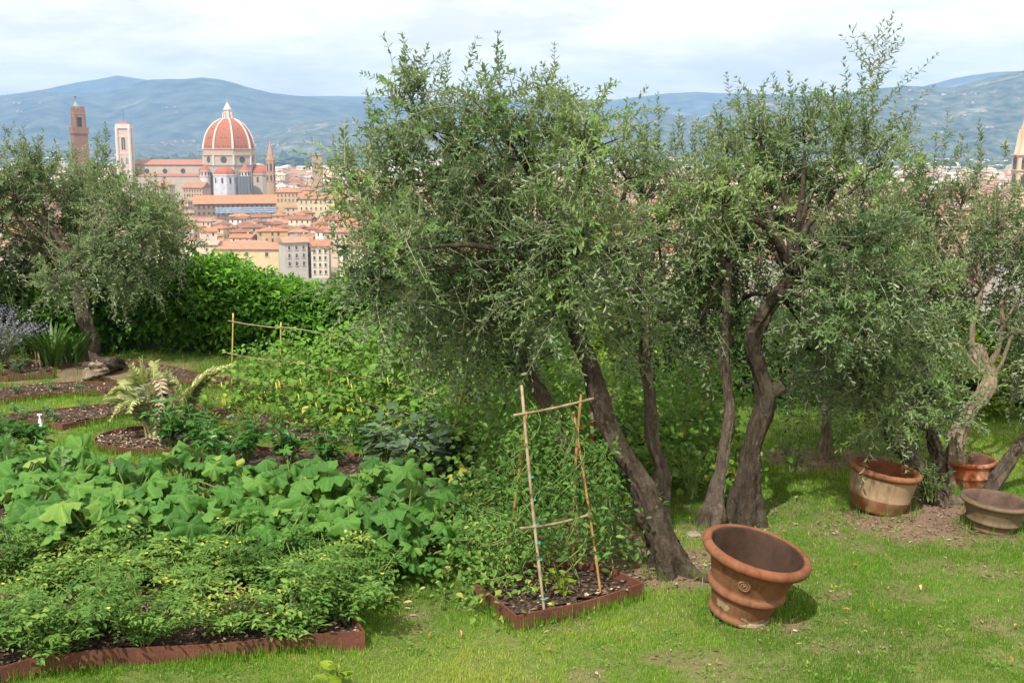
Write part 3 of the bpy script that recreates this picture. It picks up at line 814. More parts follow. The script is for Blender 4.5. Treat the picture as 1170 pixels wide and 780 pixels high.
    ball = b.build('ball_and_cross', M_COPPER, lo, True, loc=np.array(root.location))
    # tribunes: wall below, half dome above
    for (px, dy, rpx, pyt, pyb, name) in ((263, -31, 11.2, 189.6, 199.6, 'tribune'), (293, 4, 13.5, 188.5, 199.5, 'tribune'), (229, 4, 12.0, 189.5, 199.6, 'tribune')):
        q = o + np.array([(px - 260.5) * mpp, dy, 0]); r = rpx * mpp
        w = MB(); prism(w, ngon(8, r * 1.06, A8), CITY_Z, z(pyb), q); prism(w, ngon(8, r * 1.12, A8), z(pyb) - .2, z(pyb) + 1.0, q)
        t = build_in(w, name, M_MARBLE if dy > 0 else M_SHEET, root)
        h = MB(); hz = z(pyt) - z(pyb) - 1.0
        prof = [(1, 0), (.96, .25), (.86, .5), (.69, .73), (.42, .92), (.06, 1)]
        lathe(h, [(a * r * 1.03, b_ * hz) for a, b_ in prof], 8, q + np.array([0, 0, z(pyb) + 1.0]), a0=A8, a1=A8 + 2 * math.pi)
        h.build('half_dome', M_DOME, t, False, loc=np.array(root.location))
        for a in range(4, 8):
            wv = MB()
            aa = 2 * A8 * (a + 1); rad = r * 1.06 * math.cos(A8)
            pp = q + np.array([(rad + .05) * math.cos(aa), (rad + .05) * math.sin(aa), z(pyb + 5.5)])
            box(wv, pp, (.5, 1.8, 5.0), aa)
            wv.build('tall_window', M_WINDOW, t, loc=np.array(root.location))
    for px, dy in ((239.8, -24), (283.6, -24)):  # exedrae between them with little cone roofs
        q = o + np.array([(px - 260.5) * mpp, dy, 0]); r = 5.6 * mpp
        w = MB(); prism(w, ngon(16, r), CITY_Z, z(195.4), q); prism(w, ngon(16, r * 1.12), z(195.6), z(194.8), q); prism(w, ngon(16, r * 1.1), z(201.3), z(200.2), q)
        t = build_in(w, 'exedra', M_WMARBLE, root)
        h = MB(); lathe(h, [(r * 1.08, 0), (r * .8, 2.2), (r * .4, 4.4), (.1, 6.0)], 16, q + np.array([0, 0, z(194.8)])); h.build('cone_roof', M_DOME, t, loc=np.array(root.location))
        nb = MB()
        for a in np.linspace(0, 2 * math.pi, 10, endpoint=False): box(nb, q + np.array([(r + .03) * math.cos(a), (r + .03) * math.sin(a), z(198)]), (.4, 1.3, 3.6), a)
        nb.build('niches', M_WINDOW, t, loc=np.array(root.location))
    # nave to the left
    x0 = W(158, 190, Yc)[0]; x1 = cx - R0 * .8
    xm, ln = (x0 + x1) / 2, x1 - x0
    g = MB(); V, F = wall_geo(ln, 21, z(187.4) - CITY_Z, .42, False); g.polys(rot(V, 0, (xm, Yc, CITY_Z)), F); nave = build_in(g, 'nave_wall', M_MARBLE, root)
    g = MB(); V, F = roof_geo(ln, 21, z(187.4) - CITY_Z, .42, False, 1.0, .6); g.polys(rot(V, 0, (xm, Yc, CITY_Z)), F); build_in(g, 'nave_roof', M_DOME2, root)
    g = MB(); box(g, (xm, Yc - 10.9, z(188.2)), (ln, .8, 1.0)); build_in(g, 'nave_cornice', M_DARKBAND, root)
    for t in (.08, .33, .58, .83):
        g = MB(); oculus(g, (x0 + ln * t + 6, Yc - 10.5, z(195.2)), (0, -1, 0), 2.3); build_in(g, 'round_window', M_WINDOW, root)
    g = MB(); box(g, (xm, Yc - 15.5, (CITY_Z + z(200.5)) / 2), (ln, 10, z(200.5) - CITY_Z)); build_in(g, 'aisle_wall', M_MARBLE, root)
    g = MB(); V = np.array([(x0, Yc - 21, z(200.6)), (x1, Yc - 21, z(200.6)), (x1, Yc - 10.6, z(198.2)), (x0, Yc - 10.6, z(198.2)), (x0, Yc - 21, z(201.2)), (x1, Yc - 21, z(201.2)), (x1, Yc - 10.6, z(198.8)), (x0, Yc - 10.6, z(198.8))])
    g.add(V, np.array([[0, 1, 2, 3], [4, 7, 6, 5], [0, 4, 5, 1], [0, 3, 7, 4], [1, 5, 6, 2]])); build_in(g, 'aisle_roof', M_DOME2, root)
    # builders' scaffold with netting against the apse: a thing of its own
    sc = thing('scaffolding', 'dark netted scaffolding standing against the right side of the cathedral apse', 'scaffolding', (W(279, 205, 1095)[0], 1095, CITY_Z))
    g = MB(); x = W(279, 205, 1095)[0]
    zz = lambda py: W(279, py, 1095)[2]
    box(g, (x, 1095, (zz(201.5) + CITY_Z) / 2), (12, 5, zz(201.5) - CITY_Z)); build_in(g, 'netting', plain('grey_netting', (.12, .13, .15), .8), sc)
    g = MB()
    for i in range(5): box(g, (x - 6 + 3 * i, 1092.3, (zz(200) + CITY_Z) / 2), (.25, .25, zz(200) - CITY_Z))
    build_in(g, 'poles', M_METAL, sc)
build_cathedral()
def build_campanile():
    Y = 1120.0; z = lambda py: W(142, py, Y)[2]
    c = W(141.7, 150, Y); o = np.array([c[0], Y, 0]); mpp = Y / FPX
    root = thing('bell_tower', 'slender square pink and white marble bell tower left of the cathedral dome', 'bell tower', (c[0], Y, CITY_Z))
    yaw = .12
    s = 13.6 * mpp; zt = z(146.5)
    g = MB(); box(g, o + [0, 0, (CITY_Z + zt) / 2], (s, s, zt - CITY_Z), yaw); build_in(g, 'shaft', M_PINKM, root)
    g = MB(); box(g, o + [0, 0, (z(147) + z(142)) / 2], (s * 1.17, s * 1.17, z(142) - z(147)), yaw); build_in(g, 'parapet', M_WMARBLE, root)
    g = MB(); prism(g, ngon(4, s * .66, math.pi / 4 + yaw), z(142), z(138.6), o, 0, .05); build_in(g, 'pyramid_roof', M_DOME, root)
    g = MB(); box(g, o + [0, 0, (z(139.5) + z(125)) / 2], (.35, .35, z(125) - z(139.5)), yaw); build_in(g, 'flagpole', M_METAL, root)
    ca, sa = math.cos(yaw), math.sin(yaw)
    g = MB()
    for ax, ay in ((-1, -1), (1, -1), (1, 1), (-1, 1)):
        q = o + [(ax * ca - ay * sa) * s / 2, (ax * sa + ay * ca) * s / 2, 0]
        prism(g, ngon(8, 1.55, A8_), CITY_Z, zt, q)
    build_in(g, 'corner_buttresses', M_WMARBLE, root)
    g = MB()
    for py in (156.2, 175.5, 190): box(g, o + [0, 0, z(py)], (s * 1.05, s * 1.05, .9), yaw)
    build_in(g, 'string_courses', M_WMARBLE, root)
    for k in range(4):
        a = yaw + k * math.pi / 2; d = np.array([math.sin(a), -math.cos(a), 0]); t = np.array([math.cos(a), math.sin(a), 0])
        for off, pa, pb, w in ((0, 171, 159.5, 3.6), (-2.3, 187, 181.5, 1.7), (2.3, 187, 181.5, 1.7)):
            q = o + d * (s / 2 + .02) + t * off
            g = MB(); box(g, q + [0, 0, (z(pa) + z(pb)) / 2], (w, .4, z(pb) - z(pa)), a)
            oculus(g, q + np.array([0, 0, z(pb)]) + d * .0, d, w / 2, .2, 16)
            f = build_in(g, 'arched_window', M_WINDOW, root)
            g = MB(); box(g, q + [0, 0, (z(pa) + z(pb)) / 2] + d * .25, (.35, .2, z(pb) - z(pa)), a)
            for e in (-1, 1): box(g, q + [0, 0, (z(pa) + z(pb)) / 2] + t * e * (w / 2 + .25) + d * .15, (.45, .5, z(pb) - z(pa) + .5), a)
            g.build('window_frame', M_WMARBLE, f, loc=np.array(root.location))
A8_ = math.pi / 8
build_campanile()
def build_palace_tower():
    Y = 950.0; z = lambda py: W(90, py, Y)[2]; mpp = Y / FPX * 1.06
    c = W(89, 130, Y); o = np.array([c[0], Y, 0])
    root = thing('palace_tower', 'brown stone battlemented palace tower with green spire behind the left olive tree', 'tower', (c[0], Y, CITY_Z))
    yaw = .62
    def sq(mb, s, a, b, off=(0, 0)): box(mb, o + [off[0], off[1], (z(a) + z(b)) / 2], (s, s, z(b) - z(a)), yaw)
    g = MB(); box(g, o + [0, 0, (CITY_Z + z(150)) / 2], (14.2 * mpp, 14.2 * mpp, z(150) - CITY_Z), yaw); build_in(g, 'shaft', M_BROWN, root)
    g = MB(); sq(g, 16 * mpp, 153, 145.5); build_in(g, 'lower_gallery', M_BROWN, root)
    g = MB(); ca, sa = math.cos(yaw), math.sin(yaw)
    s = 10.3 * mpp
    for ax, ay in ((-1, -1), (1, -1), (1, 1), (-1, 1)):
        q = o + [(ax * ca - ay * sa) * s * .42, (ax * sa + ay * ca) * s * .42, (z(147) + z(130)) / 2]
        prism(g, ngon(10, 1.7), z(147) - q[2], z(130) - q[2], q)
    sq(g, s * .42, 147, 130); build_in(g, 'belfry', M_BROWN, root)
    for k in range(4):
        a = yaw + k * math.pi / 2; d = np.array([math.sin(a), -math.cos(a), 0])
        e = MB(); box(e, o + d * (s * .215) + [0, 0, (z(144.5) + z(134.5)) / 2], (s * .5, .2, z(134.5) - z(144.5)), a); build_in(e, 'belfry_arch', M_WINDOW, root)
        e = MB(); box(e, o + d * (s * .42) + [0, 0, (z(134) + z(130)) / 2], (s * .75, 1.6, z(130) - z(134)), a); build_in(e, 'arch_head', M_TAN, root)
    g = MB(); sq(g, s * 1.13, 130.5, 124.5)
    n = 4; w = s * 1.13
    for ax in range(n):
        for side in range(4):
            a = yaw + side * math.pi / 2; d = np.array([math.sin(a), -math.cos(a), 0]); t = np.array([math.cos(a), math.sin(a), 0])
            q = o + d * (w / 2 - .55) + t * ((ax + .5) / n - .5) * w * .95 + [0, 0, (z(124.6) + z(122)) / 2]
            box(g, q, (w / n * .6, 1.0, z(122) - z(124.6)), a)
    build_in(g, 'battlements', M_BROWN, root)
    g = MB()
    for side in range(4):
        a = yaw + side * math.pi / 2; d = np.array([math.sin(a), -math.cos(a), 0])
        box(g, o + d * (w / 2 + .02) + [0, 0, z(130)], (w * 1.02, .5, .9), a)
    build_in(g, 'corbel_band', M_DARKBAND, root)
    g = MB(); prism(g, ngon(4, 3.2, yaw + .78), z(124.5), z(115), o + [-1.5, 0, 0], 0, .06); build_in(g, 'spire', M_COPPER, root)
    g = MB(); box(g, o + [-1.5, 0, (z(115.5) + z(110)) / 2], (.4, .4, z(110) - z(115.5))); box(g, o + [-1.5, 0, z(111)], (1.6, .4, .8)); build_in(g, 'weather_vane', M_METAL, root)
build_palace_tower()
def build_spire(name, label, px, Y, hw, pys, mat, yaw=0.0, n=6):
    z = lambda py: W(px, py, Y)[2]; mpp = Y / FPX
    c = W(px, 190, Y); o = np.array([c[0], Y, 0])
    root = thing(name, label, 'spire', (c[0], Y, CITY_Z))
    top, sh, l1, l2 = pys
    r = hw * mpp
    g = MB(); prism(g, ngon(n, r, yaw), CITY_Z, z(sh), o); build_in(g, 'shaft', mat, root)
    g = MB(); prism(g, ngon(n, r * 1.1, yaw), z(sh) - .4, z(sh) + .5, o); prism(g, ngon(n, r * 1.08, yaw), z(l1), z(l1) + .8, o); prism(g, ngon(n, r * 1.08, yaw), z(l2), z(l2) + .8, o); build_in(g, 'cornices', mat, root)
    g = MB(); prism(g, ngon(n, r * .95, yaw), z(sh) + .5, z(top), o, 0, .02); s = build_in(g, 'pointed_roof', mat, root)
    g = MB()
    for k in range(n):
        a = yaw + (k + .5) * 2 * math.pi / n; d = np.array([math.cos(a), math.sin(a), 0]); ap = r * math.cos(math.pi / n)
        prism(g, ngon(4, r * .22, a), z(sh) + .4, z(sh) + r * 1.3, o + d * ap * .85, 0, .1)
    g.build('gablets', mat, s, loc=np.array(root.location))
    for k in range(n):
        a = yaw + (k + .5) * 2 * math.pi / n; d = np.array([math.cos(a), math.sin(a), 0]); ap = r * math.cos(math.pi / n)
        for pa, pb in ((l1 - 1, sh + (l1 - sh) * .35), (l2 - 1, l1 + (l2 - l1) * .4)):
            e = MB(); w = r * .42; q = o + d * ap
            box(e, q + [0, 0, (z(pa) + z(pb)) / 2], (.5, w, z(pb) - z(pa)), a); oculus(e, q + np.array([0, 0, z(pb)]), d, w / 2, .2, 12)
            build_in(e, 'arched_window', M_WINDOW, root)
build_spire('church_spire', 'thin brown hexagonal church spire right of the cathedral dome', 309.3, 1000, 4.9, (160, 183, 196.5, 207.5), M_TAN, .25)
build_spire('church_bell_tower', 'pale stone pointed bell tower cut by the right edge of the photo', 1180, 800, 22, (76, 177, 195, 215), stone('pale_sandstone', (.56, .42, .28), .2, .6), .4, 8)
def build_block_tower():
    Y = 1500; c = W(362.5, 190, Y); z = lambda py: W(362, py, Y)[2]
    root = thing('brick_tower', 'plain square brown tower rising over the far roofs right of the thin spire', 'tower', (c[0], Y, CITY_Z))
    g = MB(); box(g, (c[0], Y, (CITY_Z + z(177)) / 2), (13, 13, z(177) - CITY_Z), .1); build_in(g, 'shaft', M_TAN, root)
    g = MB(); V, F = roof_geo(13, 13, 0, .25, True, 1, .5); g.polys(rot(V, .1, (c[0], Y, z(177))), F); build_in(g, 'tiled_roof', M_DOME2, root)
    g = MB(); box(g, (c[0], Y, z(178.2)), (13.6, 13.6, .8), .1); build_in(g, 'cornice', M_DARKBAND, root)
build_block_tower()
def big_building(name, label, pl, pr, pe, Y, depth, yaw, wall, roof, pitch, hip, wins=(), win_h=1.8, win_w=1.1, cat='building'):
    """a building whose front eave line is seen from (pl, pe) to (pr, pe)"""
    a, b = W(pl, pe, Y), W(pr, pe, Y)
    w = (b[0] - a[0]) / max(.5, math.cos(yaw)); cx = (a[0] + b[0]) / 2
    h = a[2] - CITY_Z
    cy = Y + depth / 2
    root = thing(name, label, cat, (cx, cy, CITY_Z)); root.rotation_euler = (0, 0, yaw)
    mb = MB(); V, F = wall_geo(w, depth, h, pitch, hip); mb.polys(V, F); o = mb.build('wall', M_WALL, root); o.color = (*wall, 1)
    mb = MB(); V, F = roof_geo(w, depth, h, pitch, hip, .9, .4); mb.polys(V, F); r = mb.build('roof', M_ROOF, root); r.color = (*roof, 1)
    c = MB(); box(c, (w * .2, depth * .1, h + depth * .4 * pitch + .8), (1.2, .9, 2.6)); q = c.build('chimney', M_WALL, r); q.color = (*[v * .8 for v in wall], 1)
    k = 0
    for row, (n, drop) in enumerate(wins):
        for i in range(n):
            x = ((i + .5) / n - .5) * w * .94
            f = MB(); box(f, (x, -depth / 2 - .03, h - drop), (win_w, .3, win_h)); wo = f.build('window', M_WINDOW, root)
            f = MB()
            for e in (-1, 1): box(f, (x + e * (win_w / 2 + .12), -depth / 2 - .08, h - drop), (.24, .3, win_h + .5))
            box(f, (x, -depth / 2 - .12, h - drop - win_h / 2 - .2), (win_w + .8, .5, .25)); s = f.build('window_frame', M_WALL, wo); s.color = (*[min(.8, v * 1.1) for v in wall], 1)
            k += 1
    return root
big_building('palazzo', 'long cream building with wide red roof and three windows just above the hedge', 246, 319, 283.5, 590, 19, -.03, (0.54, 0.45, 0.26), (0.38, 0.20, 0.13), .36, True, ((3, 3.2),), 2.0, 1.6)
big_building('palazzo', 'low cream building with flat pale roof beside the left olive crown', 205, 246, 279, 620, 14, .05, (0.56, 0.48, 0.34), (0.40, 0.30, 0.22), .2, False, ((2, 3),), 1.6, 1.2)
big_building('tenement', 'grey and white tall house front right of the long cream building', 320, 344, 276, 560, 12, .45, (0.40, 0.38, 0.34), (0.36, 0.22, 0.15), .3, False, ((3, 3), (3, 7), (3, 11)))
big_building('tenement', 'narrow orange tan tall house between two pale house fronts above the hedge', 343.5, 353.5, 276, 575, 14, .1, (0.46, 0.30, 0.14), (0.34, 0.18, 0.11), .3, False, ((2, 3), (2, 7), (2, 11)))
big_building('tenement', 'white house front with rows of small windows left of the olive crown', 354, 374, 280, 565, 13, .08, (0.53, 0.48, 0.40), (0.35, 0.16, 0.10), .35, False, ((3, 3), (3, 6.5), (3, 10), (3, 13.5)))
big_building('tenement', 'cream house with five top windows half hidden by the olive crown', 370, 400, 264, 620, 14, .02, (0.53, 0.44, 0.32), (0.35, 0.19, 0.13), .33, True, ((5, 3), (5, 6.8), (5, 10.6)))
big_building('palazzo', 'long pale yellow palace with one window row right of the thin spire', 340, 393, 226.5, 890, 18, -.02, (0.54, 0.46, 0.29), (0.36, 0.17, 0.10), .42, False, ((9, 2.8), (9, 8)))
big_building('church_hall', 'long brown church with broad orange roof in front of the cathedral', 219, 308, 232, 845, 30, .22, (0.24, 0.18, 0.13), (0.40, 0.19, 0.10), .36, False, ((16, 2.6), (16, 7.5)), 2.2, 1.6, 'church')
big_building('palazzo', 'tall cream building with red roof in front of the cathedral nave', 172, 192, 212, 1050, 24, .08, (0.51, 0.44, 0.34), (0.37, 0.18, 0.10), .34, True, ((7, 3), (7, 7)))
big_building('palazzo', 'tall tan building with brown roof directly before the dome', 209, 232, 214, 1040, 24, -.06, (0.45, 0.36, 0.26), (0.34, 0.17, 0.10), .36, False, ((7, 3), (7, 7)))
big_building('palazzo', 'ochre building with red roof at the foot of the thin spire', 314, 341, 219, 960, 20, .05, (0.48, 0.36, 0.21), (0.37, 0.18, 0.10), .36, True, ((6, 3), (6, 7)))
def build_blue_scaffold():
    Y = 835; a, b = W(250, 236, Y), W(306, 233, Y - 0)
    z = lambda py: W(260, py, Y)[2]
    yaw = .22; cx = (a[0] + b[0]) / 2 + 2; w = 44
    root = thing('scaffolding', 'long blue netted scaffolding along the wall of the orange roofed church', 'scaffolding', (cx, Y, CITY_Z)); root.rotation_euler = (0, 0, yaw)
    ztop = z(236.5) - CITY_Z; zbot = z(243.5) - CITY_Z
    g = MB()
    for i in range(20): box(g, (-w / 2 + w * i / 19, 0, ztop / 2), (.3, .3, ztop + 1.2))
    g.build('poles', M_METAL, root)
    for k in range(3):
        g = MB(); box(g, (0, -.5, zbot + (ztop - zbot) * (k + .5) / 3), (w, .12, (ztop - zbot) / 3 * .72)); g.build('netting', M_NET, root)
        g = MB(); box(g, (0, .8, zbot + (ztop - zbot) * k / 3), (w, 1.4, .15)); g.build('deck', M_METAL, root)
build_blue_scaffold()

# ------------------------------------------------------------------ the garden
# beds: rusty steel edging round mulched soil
def poly_in(pts, x, y):
    pts = np.asarray(pts); ins = np.zeros(np.shape(x), bool)
    n = len(pts); j = n - 1
    for i in range(n):
        xi, yi = pts[i][:2]; xj, yj = pts[j][:2]
        c = ((yi > y) != (yj > y)) & (x < (xj - xi) * (y - yi) / (yj - yi + 1e-12) + xi)
        ins ^= c; j = i
    return ins
BEDS = []
def gz(x, y): return ground_z(np.asarray(x, float), np.asarray(y, float))
def garden_bed(px, label, closed_edge=True, mat=None, h=.13, smooth=0, chips=60, edge=None, seed=0):
    if h == .13: h = .115 if max(q[1] for q in px) > 600 else .072
    P = np.array([G(a, b)[:2] for a, b in px])
    if smooth: P = spline(np.column_stack([np.vstack([P, P[:1]]), np.zeros(len(P) + 1)]), smooth)[:-1, :2]
    area = .5 * np.sum(P[:, 0] * np.roll(P[:, 1], -1) - np.roll(P[:, 0], -1) * P[:, 1])
    if area < 0: P = P[::-1]
    BEDS.append(P)
    c = P.mean(0); c3 = np.array([c[0], c[1], 0.0])
    root = thing('garden_bed', label, 'garden bed', c3)
    g = np.random.default_rng(100 + len(BEDS))
    # resample outline
    Q = []
    for i in range(len(P)):
        a, b = P[i], P[(i + 1) % len(P)]
        k = max(1, int(np.hypot(*(b - a)) / .18))
        for t in range(k): Q.append(a + (b - a) * t / k)
    Q = np.array(Q); n = len(Q)
    prv, nxt = np.roll(Q, 1, 0), np.roll(Q, -1, 0)
    tn = nrm(np.column_stack([nxt - prv, np.zeros(n)])); inw = np.column_stack([-tn[:, 1], tn[:, 0]])
    th = .011
    z0 = gz(Q[:, 0], Q[:, 1]); wob = .012 * np.sin(np.arange(n) * .7 + g.random() * 6)
    ring = [np.column_stack([Q, z0 - .06]), np.column_stack([Q - inw * .004, z0 + h + wob]), np.column_stack([Q + inw * th, z0 + h + wob]), np.column_stack([Q + inw * th, z0 - .06])]
    V = np.concatenate(ring); ii = np.arange(n); jj = (ii + 1) % n
    F = np.concatenate([np.stack([ii + a * n, jj + a * n, jj + b * n, ii + b * n], 1) for a, b in ((0, 1), (1, 2), (2, 3))])
    mb = MB(); mb.add(V, F); build_in(mb, 'steel_edging', M_STEEL, root)
    # soil: grid clipped to the outline
    S_ = Q + inw * .012
    x0, y0 = S_.min(0); x1, y1 = S_.max(0)
    tri = tessellate_polygon([[Vector((float(a), float(b), 0)) for a, b in S_]])
    zs = h * .55
    sv = np.column_stack([S_, gz(S_[:, 0], S_[:, 1]) + zs])
    step = .09 if (x1 - x0) * (y1 - y0) < 20 else .14
    gx, gy = np.meshgrid(np.arange(x0, x1, step), np.arange(y0, y1, step))
    ok = poly_in(S_, gx, gy)
    idx = np.arange(gx.size).reshape(gx.shape)
    cell = ok[:-1, :-1] & ok[:-1, 1:] & ok[1:, 1:] & ok[1:, :-1]
    FF = np.stack([idx[:-1, :-1], idx[:-1, 1:], idx[1:, 1:], idx[1:, :-1]], -1)[cell]
    gzv = gz(gx, gy) + zs + .012 + .07 * (fbm(gx * 4, gy * 4, 9) - .4)
    mb = MB(); mb.polys(sv, [tuple(t) for t in tri])
    if len(FF): mb.add(np.stack([gx, gy, gzv], -1).reshape(-1, 3), FF)
    # wood chips
    N = int(abs(area) * chips * 6)
    cx, cy = g.uniform(x0, x1, N), g.uniform(y0, y1, N)
    k = poly_in(S_, cx, cy); cx, cy = cx[k], cy[k]; N = len(cx)
    cz = gz(cx, cy) + zs + .03 + .07 * (fbm(cx * 4, cy * 4, 9) - .4)
    d = rdir(N, g); d[:, 2] *= .35
    build_in(mb, 'mulch', mat or M_SOIL, root, True)
    mc = MB(); leaves(mc, np.column_stack([cx, cy, cz]), d, np.array([[0, 0, 1.0]]) + .5 * rdir(N, g), .02 + .04 * g.random(N), .012 + .016 * g.random(N), T_OLIVE, 0, np.clip(g.normal(.45 if mat is None else .7, .25, N), 0, 1))
    build_in(mc, 'wood_chips', M_CHIP, root)['kind'] = 'stuff'
    return root
th_ = np.linspace(0, 2 * math.pi, 28, endpoint=False)
C0 = G(190, 506)[:2]
front_bed = garden_bed([(-70, 800), (35, 772), (180, 757), (310, 748), (417, 743), (400, 717), (300, 690), (100, 690), (-70, 700)], 'long steel edged bed of tomato plants along the bottom edge')
def joint_plate(root, px, py):
    a, b = G(px - 9, py), G(px + 9, py - .6); m_ = (a + b) / 2; d = b - a; mb = MB()
    box(mb, m_ + [0, -.009, .058], (np.hypot(d[0], d[1]), .006, .122), math.atan2(d[1], d[0])); build_in(mb, 'joint_plate', M_STEEL, root)
joint_plate(front_bed, 312, 748)
garden_bed([(541, 684), (590, 722), (664, 704), (735, 684), (690, 664), (610, 655)], 'three sided steel bed around the bamboo tripod under the olive tree')
garden_bed([(-80, 575), (60, 567), (105, 571), (250, 557), (400, 560), (526, 580), (505, 630), (400, 662), (200, 668), (-80, 668)], 'wide bed filled with big leaved squash plants', chips=25)
garden_bed([(232, 522), (300, 518), (380, 520), (470, 535), (530, 553), (518, 574), (400, 552), (280, 548), (225, 540)], 'dark bed of peppers and aubergines behind the squash', chips=30)
garden_bed([(-60, 489), (0, 482), (60, 474), (130, 467), (172, 465), (175, 470), (130, 480), (72, 493), (35, 489), (0, 488), (-60, 492)], 'curved bed with steel end left of the cardoon plant')
garden_bed([(-60, 457), (0, 449), (50, 444), (135, 442), (205, 441), (200, 446), (135, 449), (120, 452), (60, 456), (0, 463), (-60, 471)], 'curved bed second behind the cardoon with bare mulch')
garden_bed([(-80, 450), (-40, 441), (0, 436), (62, 432), (62, 425), (40, 418), (-20, 412), (-120, 414)], 'steel edged flower bed beside the old stump', chips=30)
garden_bed([(195, 466), (265, 472), (310, 478), (370, 488), (425, 500), (413, 509), (338, 509), (318, 500), (265, 488), (195, 480)], 'curved bed of seedlings between the cardoon and the bean trellis')
garden_bed([(258, 445), (330, 467), (387, 484), (440, 497), (484, 514), (520, 505), (450, 480), (380, 464), (300, 447), (262, 438)], 'curved bed under the bean trellis')
garden_bed([(146, 417), (200, 424), (262, 437), (262, 446), (200, 440), (165, 434)], 'farthest curved strip of mulch right of the stump')
garden_bed([(62, 522), (100, 532), (145, 537), (180, 548), (165, 557), (110, 553), (66, 546), (40, 535)], 'curved straw covered bed left of the squash leaves', mat=M_STRAW, chips=110)
_r = np.array([[.78 * math.cos(t), .55 * math.sin(t)] for t in th_]) + C0
def world_bed(P, *a, **k):
    global G
    G0 = G
    G = lambda x, y, z=0.0: np.array([x, y, 0.0])
    try: r = garden_bed([tuple(p) for p in P], *a, **k)
    finally: G = G0
    return r
world_bed(_r, 'round steel ring bed at the foot of the cardoon plant', chips=110)

# olive trees
def limb_mesh(mb, pts, r0, r1, n=14, sides=9, seed=0, knob=.12, rnd=.5):
    P = spline(pts, n)
    g = np.random.default_rng(seed)
    R = np.interp(np.linspace(0, 1, n), [0, .15, 1], [r0 * 1.0, r0 * .86, r1]) * (1 + knob * g.normal(size=n))
    V, F = vtubes(P[None], R[None], sides, True)
    V = V + V * 0
    V += g.normal(size=V.shape) * (R.repeat(sides)[:, None] * .07)
    mb.add(V, F, 0, rnd)
    return P
def crown(root, clumps, forks, shoots, rng, leaf=.058, leafw=.34, sub=11, twigs=15, nodes=11, mat=None, droop=.25, tw=.4, bark=None, twig_r=.0032, low=.2, dens=1.0):
    """limbs run from the forks to each clump; sub-branches fan out in the clump, twigs with paired leaves along them"""
    br, tg, lf = MB(), MB(), MB()
    TP, TR, LP, LD, LU, LN, LR = [], [], [], [], [], [], []
    bp, brr = [], []
    def twig(p0, d, ln, n, sag, tint, lsz):
        K = 5
        t = np.linspace(0, 1, K)[:, None]
        side = nrm(np.cross(d, rdir(1, rng)[0]))
        P = p0 + d * ln * t + side * ln * .14 * t ** 2 * rng.normal() + np.array([0, 0, -1]) * sag * ln * t ** 2
        TP.append(P); TR.append(np.linspace(twig_r, twig_r * .4, K))
        tt = np.linspace(.12, 1, n)
        Q = np.column_stack([np.interp(tt, t[:, 0], P[:, a]) for a in range(3)])
        ax = nrm(np.gradient(Q, axis=0))
        s1 = nrm(np.cross(ax, side + .3)); s2 = np.cross(ax, s1)
        ph = rng.random() * 3
        for i in range(n):
            a = ph + (i % 2) * math.pi / 2 + rng.normal() * .35
            o = math.cos(a) * s1[i] + math.sin(a) * s2[i]
            for e in (1, -1):
                if rng.random() > .9: continue
                LP.append(Q[i]); LD.append(ax[i] * (.38 + .45 * tt[i]) + o * e * 1.0 + rng.normal(size=3) * .18); LU.append(ax[i] * .6 - o * e * .6 + np.array([0, 0, .5])); LN.append(lsz * (.7 + .5 * rng.random()) * (1 - .35 * max(0, tt[i] - .75) * 4 * .6)); LR.append(np.clip(tint + rng.normal() * .14, 0, 1))
        LP.append(Q[-1]); LD.append(ax[-1]); LU.append(s1[-1]); LN.append(lsz * .6); LR.append(tint)
    allc = np.mean([c[0] for c in clumps], 0)
    for ci, (c, r) in enumerate(clumps):
        c = np.asarray(c, float)
        f = min(forks, key=lambda q: np.linalg.norm(np.asarray(q[0]) - c) + .4 * abs(q[0][2] - c[2]))
        p0, rad = np.asarray(f[0], float), f[1]; hue = rng.normal() * .22
        mid = (p0 + c) / 2 + np.array([0, 0, .12 * np.linalg.norm(c - p0)]) + rng.normal(size=3) * .08
        limb_mesh(br, [p0, mid, c], rad * .72, .009, 9, 6, int(rng.integers(1e6)), .08)
        for k in range(int(sub * (r / .38) ** 1.3)):
            d = rdir(1, rng)[0]; d[2] = abs(d[2]) * .9 if rng.random() > low else d[2]
            out = c - allc; out = out / (np.linalg.norm(out) + .3)
            d = nrm(d + out * .55 + np.array([0, 0, .15]))
            e = c + d * r * (.55 + .5 * rng.random())
            bp.append(np.array([c, (c + e) / 2 + rng.normal(size=3) * .04, e])); brr.append([.009, .006, .004])
            for q in range(int(twigs * dens * (.74 if c[2] > allc[2] + .25 else (.95 if c[2] > allc[2] else 1.05)))):
                if q % 3 == 0:
                    p = c + (e - c) * (.15 + .85 * rng.random()) + rng.normal(size=3) * .08 * r
                else:
                    p = c + rdir(1, rng)[0] * r * (1.15 * rng.random() ** .5)
                o_ = (p - c) / r
                dd = nrm(o_ * .55 + rdir(1, rng)[0] * .85 + np.array([0, 0, .55 * np.clip(o_[2] + .5, -.4, 1.2) - droop * (1 if p[2] < allc[2] - .2 else 0)]))
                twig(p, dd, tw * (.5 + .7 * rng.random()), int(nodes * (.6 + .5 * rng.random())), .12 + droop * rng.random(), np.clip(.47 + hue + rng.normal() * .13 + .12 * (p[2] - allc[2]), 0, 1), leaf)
    for c, r in clumps:                          # spiky new growth on top of the crown
        if any(abs(c2[0] - c[0]) < .3 and c2[2] > c[2] + .15 for c2, _ in clumps): continue
        for k in range(4):
            b = np.asarray(c) + np.array([rng.normal() * r * .5, rng.normal() * r * .5, r * (.3 + .5 * rng.random())])
            shoots = shoots + [(b, b + np.array([rng.normal() * .07, rng.normal() * .07, .22 + .30 * rng.random()]), .2)]
